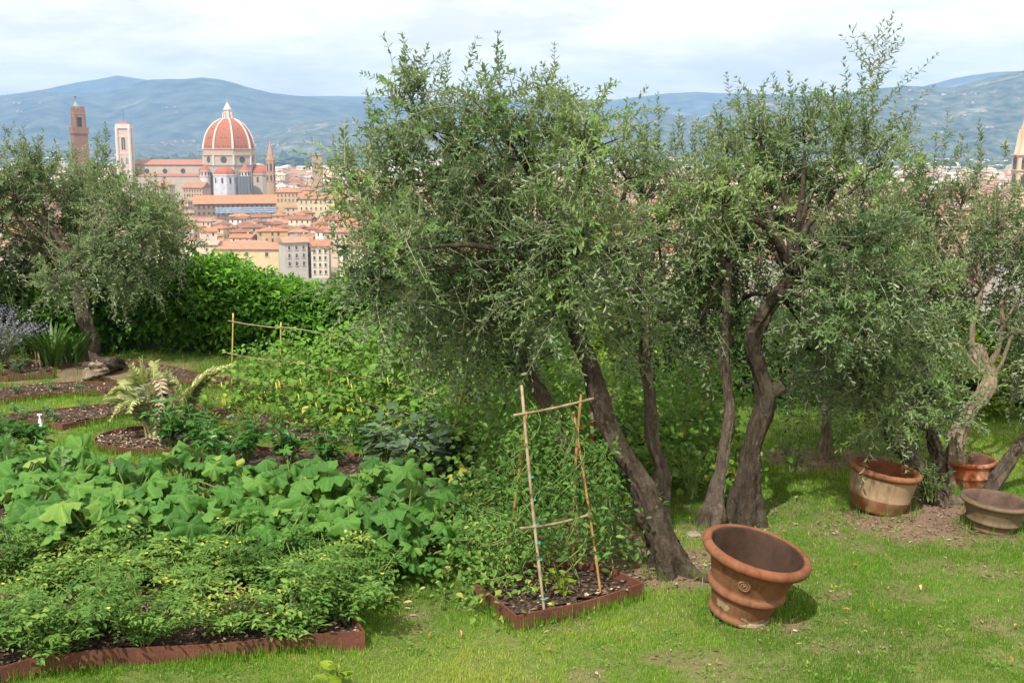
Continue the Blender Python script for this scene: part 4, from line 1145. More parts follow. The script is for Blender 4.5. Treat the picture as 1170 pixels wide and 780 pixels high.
    for b, tip, spread in shoots:                # long upright shoots with side twigs
        b, tip = np.asarray(b, float), np.asarray(tip, float)
        ln = np.linalg.norm(tip - b); d = (tip - b) / ln
        twig(b, d, ln, int(ln / .030), 0, .42, leaf * 1.0)
        ns = int(ln / .075 * (1.2 if spread > .2 else .55))
        for k in range(ns):
            t = .05 + .8 * rng.random()
            a = rng.random() * 6.28
            s = nrm(np.cross(d, [math.cos(a), math.sin(a), .1]))
            twig(b + d * ln * t, nrm(d * .8 + s * .75), spread * ln * (1.05 - t) * (.6 + .6 * rng.random()), max(3, int(spread * ln * (1.05 - t) / .035)), -.05, .42, leaf * .92)
    V, F = vtubes(np.array(bp), np.array(brr), 4); br.add(V, F)
    build_in(br, 'branches', bark or M_BARK, root, True)
    V, F = vtubes(np.array(TP), np.array(TR), 3)
    lf.add(V, F, 1, .5)
    LN = np.array(LN)
    leaves(lf, LP, np.array(LD), np.array(LU), LN, LN * leafw, T_OLEAF, 0, np.array(LR))
    o = build_in(lf, 'crown', [mat or M_OLIVE, M_TWIG], root)
    return len(LN)
def cl(lst, Y, depth, seed, scale=1.0):
    """clumps of foliage: place seen, radius in photograph pixels; spread in depth about the trunk"""
    g = np.random.default_rng(seed)
    out = []
    for it in lst:
        px, py, r = it[:3]
        y = Y + (it[3] if len(it) > 3 else g.uniform(-depth, depth))
        p = W(px, py, y); out.append((p, r * y / FPX * scale))
    return out
def sh(lst, Y, seed, depth=.5):
    g = np.random.default_rng(seed)
    out = []
    for px, py, tx, ty, sp in lst:
        y = Y + g.uniform(-depth, depth)
        out.append((W(px, py, y), W(tx, ty, y), sp))
    return out
def trunk_pts(px, base, Y1=None):
    """trunk drawn from its foot; Y1 is the distance at the top"""
    b = G(*base); Y0 = b[1]; Y1 = Y0 if Y1 is None else Y1
    out = [b - np.array([0, 0, .08])]
    n = len(px)
    for i, (x, y) in enumerate(px): out.append(W(x, y, Y0 + (Y1 - Y0) * (i + 1) / n))
    return out
def make_trunk(root, pts, r0, r1, mat, seed, flare=1.5, n=34, sides=20, name='trunk', knots=(), ridge=.1):
    g = np.random.default_rng(seed)
    n, sides = n * 3, 44
    P = spline(pts, n); t = np.linspace(0, 1, n)
    P = P + np.column_stack([.02 * np.sin(t * 17 + seed), .02 * np.cos(t * 13 + seed), 0 * t]) * min(1, r0 / .1) * np.sin(t * math.pi)[:, None]
    ln = np.linalg.norm(np.diff(P, axis=0), axis=1).sum()
    R = r0 + (r1 - r0) * t ** .8
    R = R * (1 + (flare - 1) * np.exp(-t * 9)) * (1 + .07 * np.sin(t * 21 + seed) + .05 * np.sin(t * 47 + seed * 2))
    V, F = vtubes(P[None], R[None], sides, True)
    ang = np.tile(np.arange(sides) / sides * 2 * math.pi, n); tt = np.repeat(t, sides); cc = np.repeat(P, sides, 0); rr = np.repeat(R, sides)
    ph = seed * 1.3; h = tt * ln
    dr = ridge * np.sin(ang * 3 + ph + tt * 5) * (1 - .4 * tt) + ridge * .7 * np.sin(ang * 5 + ph * 2 - h * 4)
    cx, cy = np.cos(ang + h * .8) * 3.2, np.sin(ang + h * .8) * 3.2
    fur = fbm(cx * 1.7 + 11 + h * .6, cy * 1.7 + h * 5.0 + 7, seed, 4) - .47
    dr += .55 * fur
    dr -= .16 * np.clip(.10 - np.abs(fbm(cx * 2.1 + 3, cy * 2.1 + h * 2.2, seed + 9, 3) - .45), 0, .1) * 10
    lump = np.clip(fbm(cx * .6 + h * 3, cy * .6 + 5, seed + 3, 2) - .42, 0, 1)
    dr += .9 * lump * (r0 > .04)
    dr += .5 * np.exp(-tt * 14) * np.sin(ang * 4 + ph) + .25 * np.exp(-tt * 20) * np.sin(ang * 7 + ph * 3)
    for kt, ka, kr in knots:
        dd = np.angle(np.exp(1j * (ang - ka)))
        dr += kr * np.exp(-((tt - kt) / .045) ** 2 - (dd / .7) ** 2)
    V = cc + (V - cc) * (.93 + dr)[:, None]
    mb = MB(); mb.add(V, F)
    return build_in(mb, name, mat, root, True), P
def stub(root, p, d, r, ln, mat, seed):
    mb = MB(); limb_mesh(mb, [p, np.asarray(p) + np.asarray(d) * ln * .5, np.asarray(p) + np.asarray(d) * ln], r * 1.2, r, 6, 10, seed, .06)
    build_in(mb, 'cut_stub', mat, root, True)
NL = 0
# left olive with its old stump
b = G(97, 411); root = thing('olive_tree', 'grey leaved olive tree on the left with an old stump at its foot', 'olive tree', b)
_, P1 = make_trunk(root, trunk_pts([(101, 395), (100, 372), (93, 340), (88, 318), (84, 300)], (97, 411)), .15, .085, M_BARK_L, 3, 2.3)
Y = b[1]
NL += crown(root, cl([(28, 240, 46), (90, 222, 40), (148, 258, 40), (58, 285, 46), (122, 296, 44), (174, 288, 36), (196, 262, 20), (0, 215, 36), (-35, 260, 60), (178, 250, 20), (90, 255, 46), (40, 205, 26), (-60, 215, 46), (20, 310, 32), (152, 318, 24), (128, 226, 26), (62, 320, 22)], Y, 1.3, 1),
    [(P1[-1], .06), (P1[-8], .06)], sh([(122, 215, 120, 142, .42), (108, 215, 112, 150, .3), (4, 190, 6, 140, .35), (26, 190, 24, 145, .35), (-30, 180, -38, 140, .4), (45, 190, 44, 150, .3), (150, 225, 160, 185, .3), (188, 250, 214, 225, .3), (90, 210, 84, 165, .35), (180, 260, 205, 250, .3)], Y, 2), np.random.default_rng(11), leaf=.074, sub=9, twigs=15, nodes=11, mat=M_OLIVE_GREY, tw=.38, bark=M_BARK_L)
st = thing('tree_stump', 'gnarled old stump at the foot of the left olive tree', 'stump', G(125, 425))
def gnarl(root, pts, r0, r1, mat, seed): make_trunk(root, pts, r0, r1, mat, seed, 1.2, 20, 18, 'wood', ridge=.2)
gnarl(st, [G(104, 436, -.05), G(108, 428, .1), G(112, 422, .2), G(117, 417, .26)], .15, .10, M_BARK_P, 5)
gnarl(st, [G(106, 418, .12), G(120, 416, .16), G(133, 416, .1), G(140, 418, -.08)], .13, .08, M_BARK, 6)
# middle olive: two leaning trunks
b = G(775, 655); root = thing('olive_tree', 'large central olive tree with a dark trunk leaning left', 'olive tree', b)
tr, P2 = make_trunk(root, trunk_pts([(757, 612), (738, 570), (714, 525), (692, 475), (672, 415), (660, 380), (656, 330)], (775, 655), 8.75), .092, .066, M_BARK, 8, 2.2, 44, 22, knots=((.46, 2.2, .25), (.3, 4, .2), (.7, 1, .2)))
stub(root, P2[-1], nrm([.05, -.5, .9]), .085, .22, M_BARK, 3)
mb = MB(); tt = np.linspace(0, 5.2, 26); cxyz = W(665, 312, 8.55)
Pq = np.array([cxyz + np.array([.085 * math.cos(t), .02 * math.sin(t * 2), .12 * math.sin(t)]) for t in tt]); V, F = vtubes(Pq[None], np.full((1, 26), .012), 6, True); mb.add(V, F); build_in(mb, 'curled_shoot', M_BARK_L, root, True)
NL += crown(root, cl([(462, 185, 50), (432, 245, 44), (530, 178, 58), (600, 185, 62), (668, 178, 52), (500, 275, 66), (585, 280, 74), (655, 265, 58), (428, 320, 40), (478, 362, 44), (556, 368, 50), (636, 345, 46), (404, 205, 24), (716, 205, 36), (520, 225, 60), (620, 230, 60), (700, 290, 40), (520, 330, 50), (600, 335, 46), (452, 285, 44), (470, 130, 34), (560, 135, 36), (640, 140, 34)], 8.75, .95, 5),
    [(P2[-1], .055), (P2[-6], .05), (P2[-12], .045)],
    sh([(474, 165, 468, 40, .42), (500, 165, 516, 62, .4), (460, 170, 446, 95, .4), (560, 150, 555, 84, .35), (575, 150, 577, 88, .3), (600, 160, 632, 82, .3), (675, 160, 690, 92, .32), (700, 170, 728, 98, .3), (440, 200, 420, 120, .4), (410, 210, 396, 165, .35), (530, 150, 532, 100, .35), (650, 160, 652, 100, .3), (620, 150, 618, 100, .3)], 8.7, 6), np.random.default_rng(12), leaf=0.058, sub=10.5, twigs=14, tw=.36)
b = G(706, 610); root = thing('olive_tree', 'grey barked leaning olive trunk behind the bamboo tripod', 'olive tree', b)
_, P3 = make_trunk(root, trunk_pts([(690, 585), (665, 540), (640, 492), (618, 450), (600, 415), (585, 380)], (706, 610), 9.6), .075, .055, M_BARK_L, 4, 1.5)
NL += crown(root, cl([(540, 320, 46), (600, 330, 44), (470, 330, 44), (560, 250, 50), (640, 300, 44), (500, 390, 34), (590, 395, 30), (545, 410, 26)], 9.8, .6, 8), [(P3[-1], .045), (P3[-6], .04)], [], np.random.default_rng(13), leaf=.061, sub=10, twigs=13, tw=.36, bark=M_BARK_L)
b = G(757, 602); root = thing('olive_tree', 'slim olive tree with a knobbly trunk right of the dark leaning one', 'olive tree', b)
_, P4 = make_trunk(root, trunk_pts([(756, 570), (754, 535), (746, 500), (741, 450), (737, 410), (738, 360)], (757, 602), 9.7), .064, .048, M_BARK_L, 9, 1.9, knots=((.28, 5.5, .6), (.28, 2, .4), (.55, 1, .2)))
NL += crown(root, cl([(768, 215, 34), (752, 270, 46), (742, 345, 44), (790, 325, 38), (715, 325, 36), (800, 250, 36), (735, 230, 34), (780, 385, 30), (720, 380, 28)], 9.7, .7, 9), [(P4[-1], .04), (P4[-5], .035)], sh([(752, 180, 753, 108, .3), (790, 190, 792, 142, .3), (772, 190, 778, 128, .3), (735, 200, 730, 150, .3)], 9.7, 9), np.random.default_rng(14), leaf=0.056, sub=10, twigs=13, tw=.34, bark=M_BARK_L)
# right middle olive
b = G(849, 597); root = thing('olive_tree', 'stout dark olive tree right of centre with the tallest upright shoot', 'olive tree', b)
_, P5 = make_trunk(root, trunk_pts([(853, 560), (858, 520), (870, 482), (874, 455), (866, 420), (862, 390), (872, 358), (890, 335), (906, 318)], (849, 597), 9.4), .095, .064, M_BARK, 12, 1.9, 46, 22, knots=((.5, .2, .45), (.42, 3.3, .25)))
stub(root, W(876, 452, 9.45), nrm([.8, -.1, .6]), .07, .17, M_BARK, 8)
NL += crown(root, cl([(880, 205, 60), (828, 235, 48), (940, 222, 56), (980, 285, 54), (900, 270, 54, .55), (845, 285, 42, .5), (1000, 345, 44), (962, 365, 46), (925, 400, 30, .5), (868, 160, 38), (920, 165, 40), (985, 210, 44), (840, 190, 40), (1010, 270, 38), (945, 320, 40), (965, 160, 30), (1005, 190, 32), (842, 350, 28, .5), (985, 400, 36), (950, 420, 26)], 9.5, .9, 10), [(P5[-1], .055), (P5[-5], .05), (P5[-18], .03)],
    sh([(985, 200, 1005, 12, .62), (895, 160, 890, 86, .34), (925, 160, 936, 95, .36), (965, 170, 978, 92, .4), (850, 170, 842, 110, .36), (830, 180, 815, 120, .3), (875, 150, 868, 112, .3), (950, 170, 962, 120, .36), (1015, 190, 1050, 125, .4)], 9.5, 13, .35), np.random.default_rng(15), leaf=0.058, sub=10, twigs=13, tw=.36)
b = G(811, 600); root = thing('olive_tree', 'thin crooked olive trunk with a knotted foot beside the stout dark one', 'olive tree', b)
_, P6 = make_trunk(root, trunk_pts([(818, 565), (826, 530), (832, 480), (831, 430), (829, 390), (830, 330), (832, 300)], (811, 600), 9.55), .058, .038, M_BARK_L, 6, 2.0, knots=((.08, 3.5, .8), (.2, 1, .3)))
NL += crown(root, cl([(825, 270, 42), (800, 300, 36), (850, 250, 40), (812, 220, 34), (800, 370, 28), (838, 330, 30)], 9.6, .5, 21), [(P6[-1], .03), (P6[-6], .03)], sh([(830, 210, 836, 150, .3)], 9.6, 4), np.random.default_rng(16), leaf=0.056, sub=9, twigs=12, tw=.34, bark=M_BARK_L)
# olive beside the right pots
b = G(1078, 574); root = thing('olive_tree', 'olive tree leaning left on a mulch mound among the three right pots', 'olive tree', b)
_, P7 = make_trunk(root, trunk_pts([(1060, 550), (1040, 525), (1022, 500), (1008, 472), (1000, 440)], (1078, 574), 10.3), .095, .06, M_BARK_L, 7, 1.9)
make_trunk(root, trunk_pts([(1074, 545), (1070, 515), (1064, 490)], (1080, 574), 10.1), .075, .05, M_BARK, 15, 1.3, 20, 14, 'side_trunk')
NL += crown(root, cl([(1018, 432, 44), (1050, 395, 46), (1075, 445, 38), (988, 435, 32), (1020, 350, 44), (1062, 340, 40), (985, 375, 36), (1000, 310, 36), (1040, 480, 30), (1066, 528, 17), (1015, 480, 24)], 10.2, .6, 12), [(P7[-1], .035), (P7[-8], .03), (W(1064, 490, 10.1), .03)],
    sh([(1020, 470, 1025, 525, .12)], 9.9, 4, .1), np.random.default_rng(17), leaf=0.059, sub=9, twigs=12, tw=.34, bark=M_BARK_L, low=.5)
b = G(1094, 556); root = thing('olive_tree', 'pale forked olive tree behind the orange pot', 'olive tree', b)
_, P8 = make_trunk(root, trunk_pts([(1092, 515), (1094, 492), (1108, 470), (1124, 450), (1130, 432), (1122, 410), (1116, 395)], (1094, 556), 11.0), .10, .06, M_BARK_P, 14, 1.2)
def bare_limb(root, pts, Y, r0, r1, seed, mat=M_BARK_P):
    mb = MB(); limb_mesh(mb, [W(x, y, Y) for x, y in pts], r0, r1, 14, 9, seed, .06); build_in(mb, 'bare_limb', mat, root, True)
bare_limb(root, [(1130, 432), (1142, 420), (1156, 385), (1172, 360)], 11.0, .025, .015, 1)
bare_limb(root, [(1128, 440), (1112, 405), (1112, 370), (1122, 330)], 11.0, .04, .02, 2)
bare_limb(root, [(1120, 425), (1100, 400), (1088, 390)], 10.9, .025, .015, 3)
bare_limb(root, [(1125, 425), (1140, 400), (1146, 372), (1144, 345), (1158, 335)], 11.2, .035, .02, 4)
NL += crown(root, cl([(1098, 236, 34), (1134, 268, 38), (1060, 265, 42), (1108, 305, 44, .6), (1160, 315, 38, .6), (1062, 330, 38), (1180, 260, 44), (1195, 390, 36, .5), (1078, 372, 24, .5), (1182, 435, 24, .4), (1200, 330, 50), (1035, 290, 30), (1050, 220, 22)], 11.2, .8, 14), [(P8[-1], .035), (W(1122, 330, 11.), .025), (W(1146, 372, 11.2), .025)],
    sh([(1075, 200, 1088, 130, .3), (1060, 210, 1040, 150, .4), (1120, 190, 1122, 140, .35), (1145, 195, 1150, 160, .3), (1095, 200, 1098, 150, .3), (1030, 250, 1022, 190, .4)], 11.2, 15), np.random.default_rng(18), leaf=0.061, sub=9.5, twigs=13, tw=.38, mat=M_OLIVE_GREY, bark=M_BARK_P)
b = G(1132, 556); root = thing('olive_tree', 'slanting olive trunk leaving the photo at the right edge above the grey pot', 'olive tree', b)
_, P9 = make_trunk(root, trunk_pts([(1150, 530), (1172, 503), (1200, 470), (1215, 430)], (1128, 560), 10.3), .07, .055, M_BARK_L, 16, 1.3)
NL += crown(root, cl([(1215, 330, 60), (1200, 260, 50), (1240, 390, 50), (1205, 400, 34)], 10.4, .6, 15), [(P9[-1], .035)], [], np.random.default_rng(19), leaf=0.059, sub=8, twigs=11, tw=.36, mat=M_OLIVE_GREY, bark=M_BARK_L)
# olive behind with a straight slim trunk
b = G(944, 523); root = thing('olive_tree', 'small olive tree with a straight slim trunk far on the right lawn', 'olive tree', b)
_, P10 = make_trunk(root, trunk_pts([(944, 490), (945, 455), (944, 420), (946, 380)], (944, 523)), .062, .045, M_BARK_P, 17, 1.15)
NL += crown(root, cl([(950, 420, 40), (990, 430, 36), (920, 410, 34), (960, 370, 44), (910, 360, 40), (1000, 380, 38), (940, 320, 46), (975, 450, 22)], 11.9, .8, 16), [(P10[-1], .03), (P10[-6], .03)], [], np.random.default_rng(20), leaf=0.063, sub=9, twigs=12, tw=.36)
print('olive leaves', NL)

# ------------------------------------------------------------------ hedge and shrubs behind the lawn
def clump_leaves(mb, C, R, n, ln, wd, rng, tpl=T_OVATE, flat=.6, tint=None, mat=0, upb=.5):
    N = len(C)
    P = np.repeat(C, n, 0) + rdir(N * n, rng) * (rng.random((N * n, 1)) ** .5) * np.repeat(R, n)[:, None] * np.array([1, 1, flat])
    out = nrm(P - np.repeat(C, n, 0))
    d = nrm(out * .8 + rdir(N * n, rng) * .6 + np.array([0, 0, -.1]))
    up = nrm(np.array([0, 0, upb]) + rdir(N * n, rng) * .35 + np.array([0, -.15, 0]))
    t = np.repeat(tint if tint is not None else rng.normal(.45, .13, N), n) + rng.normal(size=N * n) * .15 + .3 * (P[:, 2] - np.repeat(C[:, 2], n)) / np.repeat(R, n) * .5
    L_ = ln * (.65 + .6 * rng.random(N * n))
    leaves(mb, P, d, up, L_, L_ * wd, tpl, mat, np.clip(t, 0, 1))
def build_hedge():
    rng = np.random.default_rng(41)
    a, b = G(-140, 404)[:2], G(470, 404)[:2]
    y0 = 17.7
    xs0, xs1 = -13.5, -1.0
    root = thing('hedge', 'tall bright green leafy hedge along the back of the vegetable garden', 'hedge', ((xs0 + xs1) / 2, 18.6, 0))
    def top(x): return 1.12 + .20 * np.sin(x * .9 + 1.2) + .16 * np.sin(x * 2.3) + .08 * np.clip((x + 6) / 2, 0, 1) - .22 * np.clip((x + 3.0) / 2.5, 0, 1) - .05 * np.clip(x + 2.2, 0, 2)
    # added solid core closing the hedge; its dark colour stands in for inner shade
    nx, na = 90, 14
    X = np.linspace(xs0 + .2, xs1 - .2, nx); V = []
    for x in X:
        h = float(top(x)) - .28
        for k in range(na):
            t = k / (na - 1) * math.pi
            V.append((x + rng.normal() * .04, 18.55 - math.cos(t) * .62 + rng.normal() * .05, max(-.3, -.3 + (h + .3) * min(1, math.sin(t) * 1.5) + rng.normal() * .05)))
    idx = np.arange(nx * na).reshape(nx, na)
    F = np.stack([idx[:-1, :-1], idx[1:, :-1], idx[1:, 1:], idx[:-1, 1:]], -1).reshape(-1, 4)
    mb = MB(); mb.add(V, F, 0, 0.0); build_in(mb, 'dark_core', M_SHRUB, root, True)
    N = 1500
    x = rng.uniform(xs0, xs1, N); h = top(x)
    u = rng.random(N)
    C = np.empty((N, 3)); C[:, 0] = x
    front = u < .62
    C[:, 2] = np.where(front, rng.random(N) ** .8 * h, h + rng.normal(size=N) * .05)
    C[:, 1] = np.where(front, 17.78 + .3 * np.clip((C[:, 2] / h - .6) / .4, 0, 1) ** 2 + .14 * np.sin(x * 3) + rng.normal(size=N) * .08, rng.uniform(17.95, 19.3, N))
    R = .16 + .14 * rng.random(N)
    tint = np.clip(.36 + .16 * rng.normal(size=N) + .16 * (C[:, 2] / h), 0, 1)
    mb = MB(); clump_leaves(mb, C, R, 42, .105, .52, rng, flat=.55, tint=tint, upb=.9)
    # loose shoots over the top
    n = 160; xx = rng.uniform(xs0, xs1, n); yy = rng.uniform(17.9, 19, n); hh = top(xx)
    for i in range(n):
        k = 9; t = np.linspace(0, 1, k); l = .12 + .22 * rng.random()
        Q = np.column_stack([xx[i] + t * rng.normal() * .12, yy[i] + t * rng.normal() * .1, hh[i] - .05 + t * l])
        leaves(mb, np.repeat(Q, 2, 0), rdir(2 * k, rng) * .8 + np.array([0, 0, .45]), rdir(2 * k, rng) * .5 + np.array([0, 0, .6]), .08, .04, T_OVATE, 0, np.clip(rng.normal(.62, .15, 2 * k), 0, 1))
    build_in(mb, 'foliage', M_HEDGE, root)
    mb = MB()
    for i in range(26):
        xx = xs0 + (i + .5) * (xs1 - xs0) / 26 + rng.normal() * .1
        limb_mesh(mb, [(xx, 18.5, -.2), (xx + rng.normal() * .1, 18.4, .4), (xx + rng.normal() * .2, 18.5, .9)], .03, .015, 6, 6, i)
    build_in(mb, 'stems', M_BARK_L, root, True)
build_hedge()
def shrub(label, foot, w, d, h, mat, ln, n, seed, name='shrub', wd=.45, gap=.0):
    rng = np.random.default_rng(seed)
    f = np.asarray(foot, float); f[2] = float(gz(f[0], f[1]))
    root = thing(name, label, 'shrub', f)
    N = n
    dirs = rdir(N, rng); dirs[:, 2] = np.abs(dirs[:, 2])
    rad = (.45 + .55 * rng.random(N) ** .5) * (1 + .22 * np.sin(dirs[:, 0] * 5 + seed) * np.cos(dirs[:, 2] * 4 + seed))
    C = dirs * rad[:, None] * np.array([w / 2, d / 2, h * .93]) + np.array([0, 0, h * .06]) + f
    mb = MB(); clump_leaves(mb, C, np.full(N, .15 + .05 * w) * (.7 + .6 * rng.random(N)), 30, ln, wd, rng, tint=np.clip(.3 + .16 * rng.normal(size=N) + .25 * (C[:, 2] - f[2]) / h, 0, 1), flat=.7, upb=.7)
    build_in(mb, 'foliage', mat, root)
    mb = MB()
    for i in range(9):
        e = C[int(rng.integers(N))]; limb_mesh(mb, [f + [rng.normal() * .05, rng.normal() * .05, -.1], (f + e) / 2 + [0, 0, .15], e], .035, .01, 8, 6, i)
    build_in(mb, 'stems', M_BARK, root, True)
def at(px, Y): return np.array([(px - 585) / FPX * (Y * math.cos(PITCH) + CAM_H * math.sin(PITCH)), Y, 0.0])
for (px, Y, w, d, h, mat, ln, n, lab) in [
    (470, 18.2, 2.6, 1.8, 1.45, M_SHRUB, .10, 150, 'dark rounded shrub at the right end of the hedge'),
    (585, 18.0, 2.6, 1.8, 1.35, M_HEDGE, .09, 150, 'green shrub behind the central olive trunks'),
    (655, 18.4, 1.8, 1.4, 1.2, M_SHRUB, .09, 110, 'dark shrub in the gap between the leaning trunks'),
    (712, 15.8, 1.15, 1.0, 1.25, M_YSHRUB, .075, 90, 'yellow green bush glowing between two olive trunks'),
    (790, 15.2, 1.9, 1.8, 1.5, M_SHRUB, .09, 130, 'dark shrub behind the thin crooked olive trunk'),
    (895, 14.5, 2.2, 1.6, 1.2, M_SHRUB, .09, 140, 'low dark shrub at the end of the lawn behind the stout olive'),
    (985, 14.3, 1.9, 1.5, 1.3, M_HEDGE, .08, 120, 'mid green shrub behind the slim straight olive trunk'),
    (1065, 14.2, 1.8, 1.5, 1.5, M_SHRUB, .09, 130, 'dark shrub above the orange pot at the back of the lawn'),
    (1112, 13.5, .7, .8, 1.05, M_YSHRUB, .08, 60, 'small lime green bush right of the pale forked trunk'),
    (1170, 14.0, 2.0, 1.6, 1.6, M_SHRUB, .09, 130, 'large dark shrub at the right edge of the lawn'),
    (1260, 14.0, 2.0, 1.6, 1.6, M_HEDGE, .09, 120, 'green shrub just beyond the right edge of the photo'),
    (785, 11.9, .8, .7, .62, M_TOMATO, .07, 60, 'low leafy green plant on the lawn behind the crooked trunk'),
    (735, 12.0, .7, .6, .55, M_BEAN, .07, 50, 'bright green low plant between the dark and slim trunks'),
    (688, 11.2, .6, .6, .8, M_EGG, .06, 60, 'blue green bushy plant behind the grey leaning trunk'),
]: shrub(lab, at(px, Y), w, d, h, mat, ln, n, int(px))
# wooded slope below the garden: one mass
def build_slope_wood():
    g = np.random.default_rng(77)
    mb = MB(); N = 900
    y = g.uniform(30, 480, N) ** 1.0; x = g.uniform(-.62, .62, N) * y * 1.0 + g.normal(size=N) * 3
    z = ground_z(x, y); r = 2.2 + 2.6 * g.random(N)
    lim = CAM_H - (y * .118) - 1.0
    zc = np.minimum(z + r * .8, lim - r)
    clump_leaves(mb, np.column_stack([x, y, zc]), r, 70, 1.5, .6, g, flat=.9, tint=np.clip(g.normal(.45, .2, N), 0, 1))
    tag(mb.build('wooded_slope', M_SHRUB), kind='stuff')
build_slope_wood()

# ------------------------------------------------------------------ kitchen garden plants
def squash_leaf(droop, curl, seed):
    g = np.random.default_rng(seed); n = 40
    A = np.arange(n) / n * 2 * math.pi; rad = [.3, .55, .8, 1.0]
    V = [(0, 0.0, .05)]; off = [.1]
    ph = g.random(4) * 6
    for r in rad:
        for a in A:
            lobe = .5 * (.80 + .17 * math.cos(5 * a) + .045 * math.cos(15 * a + ph[0]) + .02 * math.cos(20 * a)) * (1 - .5 * math.exp(-((a - math.pi) / .26) ** 2)) * (1 + .10 * math.sin(2 * a + ph[1]) + .05 * math.sin(9 * a + ph[2]))
            vein = max(0, 1 - abs(math.sin(2.5 * a)) * 3.2)
            x, y = math.sin(a) * lobe * r, math.cos(a) * lobe * r + .08
            z = .05 - droop * r ** 2 + .05 * r * math.cos(10 * a) * (.4 + r) - .045 * vein * r + curl * r * r * math.cos(2 * a + ph[2]) + .03 * r * math.sin(3 * a + ph[3]) + .03 * r * r * math.sin(7 * a + ph[0]) + .009 * g.normal()
            V.append((x, y, z)); off.append(.14 * vein * (1 - .4 * r) - .05 * math.cos(10 * a) * r)
    F = [[0, 1 + (i + 2) % n, 1 + (i + 1) % n, 1 + i] for i in range(0, n, 2)]
    for k in range(3):
        for i in range(n): F.append([1 + k * n + i, 1 + k * n + (i + 1) % n, 1 + (k + 1) * n + (i + 1) % n, 1 + (k + 1) * n + i])
    return np.array(V), np.array(F), np.array(off)
SQ_T = [squash_leaf(.14, .08, 1), squash_leaf(.24, .05, 2), squash_leaf(.08, -.13, 3), squash_leaf(.31, .08, 4), squash_leaf(.18, .15, 5), squash_leaf(.2, -.1, 6), squash_leaf(.11, .03, 7)]
def squash_leaves(mb, P, D, U, ln, R, rng):
    P, D, U, ln, R = (np.asarray(a, float) for a in (P, D, U, ln, R))
    k = rng.integers(len(SQ_T), size=len(P))
    for t in range(len(SQ_T)):
        m_ = k == t
        if not m_.any(): continue
        V, F, off = SQ_T[t]; b = len(mb.R)
        leaves(mb, P[m_], D[m_], np.broadcast_to(U, P.shape)[m_], ln[m_], ln[m_] * 1.05, (V, F), 0, R[m_])
        mb.R[-1] = np.clip(np.asarray(mb.R[-1]).reshape(-1, len(off)) + off[None], 0, 1).ravel()
def stem_tubes(mb, paths, r0, r1, rnd=.4, mat=0, sides=4):
    P = np.array(paths); R = np.broadcast_to(np.linspace(r0, r1, P.shape[1]), P.shape[:2])
    V, F = vtubes(P, R, sides); mb.add(V, F, mat, rnd)
def arc(p0, p1, lift, K=6, side=None):
    t = np.linspace(0, 1, K)[:, None]
    P = np.asarray(p0) * (1 - t) + np.asarray(p1) * t
    P = P + np.array([0, 0, 1.0]) * lift * (4 * t * (1 - t))
    return P
def foot(px, py):
    p = G(px, py); p[2] = float(gz(p[0], p[1])) + .06; return p
def squash(label, px, py, n, seed, spread=.5, h=.5, sz=.33, pale=0.0):
    rng = np.random.default_rng(seed); f = foot(px, py)
    root = thing('squash_plant', label, 'squash plant', f, 'squash plants in the wide bed')
    lf, stm, fl = MB(), MB(), MB()
    paths, P, D, U, Ln, R = [], [], [], [], [], []
    for i in range(n):
        a = rng.random() * 6.28; r = spread * rng.random() ** .6
        e = f + np.array([math.cos(a) * r, math.sin(a) * r * .8, h * (.45 + .6 * rng.random()) * (1.1 - .4 * r / spread)])
        paths.append(arc(f + rng.normal(size=3) * [.05, .05, 0], e, .05))
        P.append(e); out = np.array([math.cos(a), math.sin(a), -.25 - .35 * rng.random()]); D.append(out + rng.normal(size=3) * .3)
        U.append(np.array([0, -.2, 1]) + rng.normal(size=3) * .38); Ln.append(sz * (.55 + .65 * rng.random())); R.append(np.clip(.42 + pale * .7 + rng.normal() * .19 + (.3 if rng.random() < .04 else 0), 0, .96))
    Ln = np.array(Ln)
    squash_leaves(lf, P, D, np.array(U), Ln, R, rng)
    # small young leaves low down
    k = n; a = rng.random(k) * 6.28; r = spread * rng.random(k)
    Q = f + np.column_stack([np.cos(a) * r, np.sin(a) * r, .08 + .2 * rng.random(k)])
    s2 = .12 + .08 * rng.random(k)
    squash_leaves(lf, Q, rdir(k, rng) * [1, 1, .3], np.array([0, 0, 1]) + .4 * rdir(k, rng), s2, np.clip(rng.normal(.5, .2, k), 0, 1), rng)
    stem_tubes(stm, paths, .011, .007, .5)
    build_in(stm, 'stalks', M_STEM, root, True); build_in(lf, 'leaves', M_SQUASH, root, True)
sq = [(20, 585, 'squash plant with big leaves at the left edge of the squash bed'), (85, 590, 'low squash plant left of the bed middle with pale upright leaves'), (30, 640, 'squash plant behind the tomatoes at the lower left'),
      (150, 600, 'squash plant below the straw covered bed'), (110, 648, 'squash plant with drooping yellow green leaves beside the yellow flowers'), (215, 590, 'squash plant in front of the pepper plants'),
      (205, 645, 'squash plant with a large folded leaf in the bed middle'), (275, 600, 'squash plant with blue green leaves in the bed middle'), (270, 652, 'squash plant with a bright yellow green leaf above the tomatoes'),
      (335, 595, 'squash plant left of the aubergines'), (335, 655, 'squash plant with hanging leaves above the tomato tops'), (395, 600, 'squash plant with wide leaves in front of the aubergines'),
      (400, 655, 'squash plant near the right end with long bare stalks'), (455, 605, 'squash plant at the back right corner of the bed'), (462, 650, 'dark leaved squash plant at the right end of the bed')]
for i, (px, py, lab) in enumerate(sq): squash(lab, px, py, 26, 500 + i, .54, .54, .295, .22 if 'yellow' in lab or 'pale' in lab else 0)
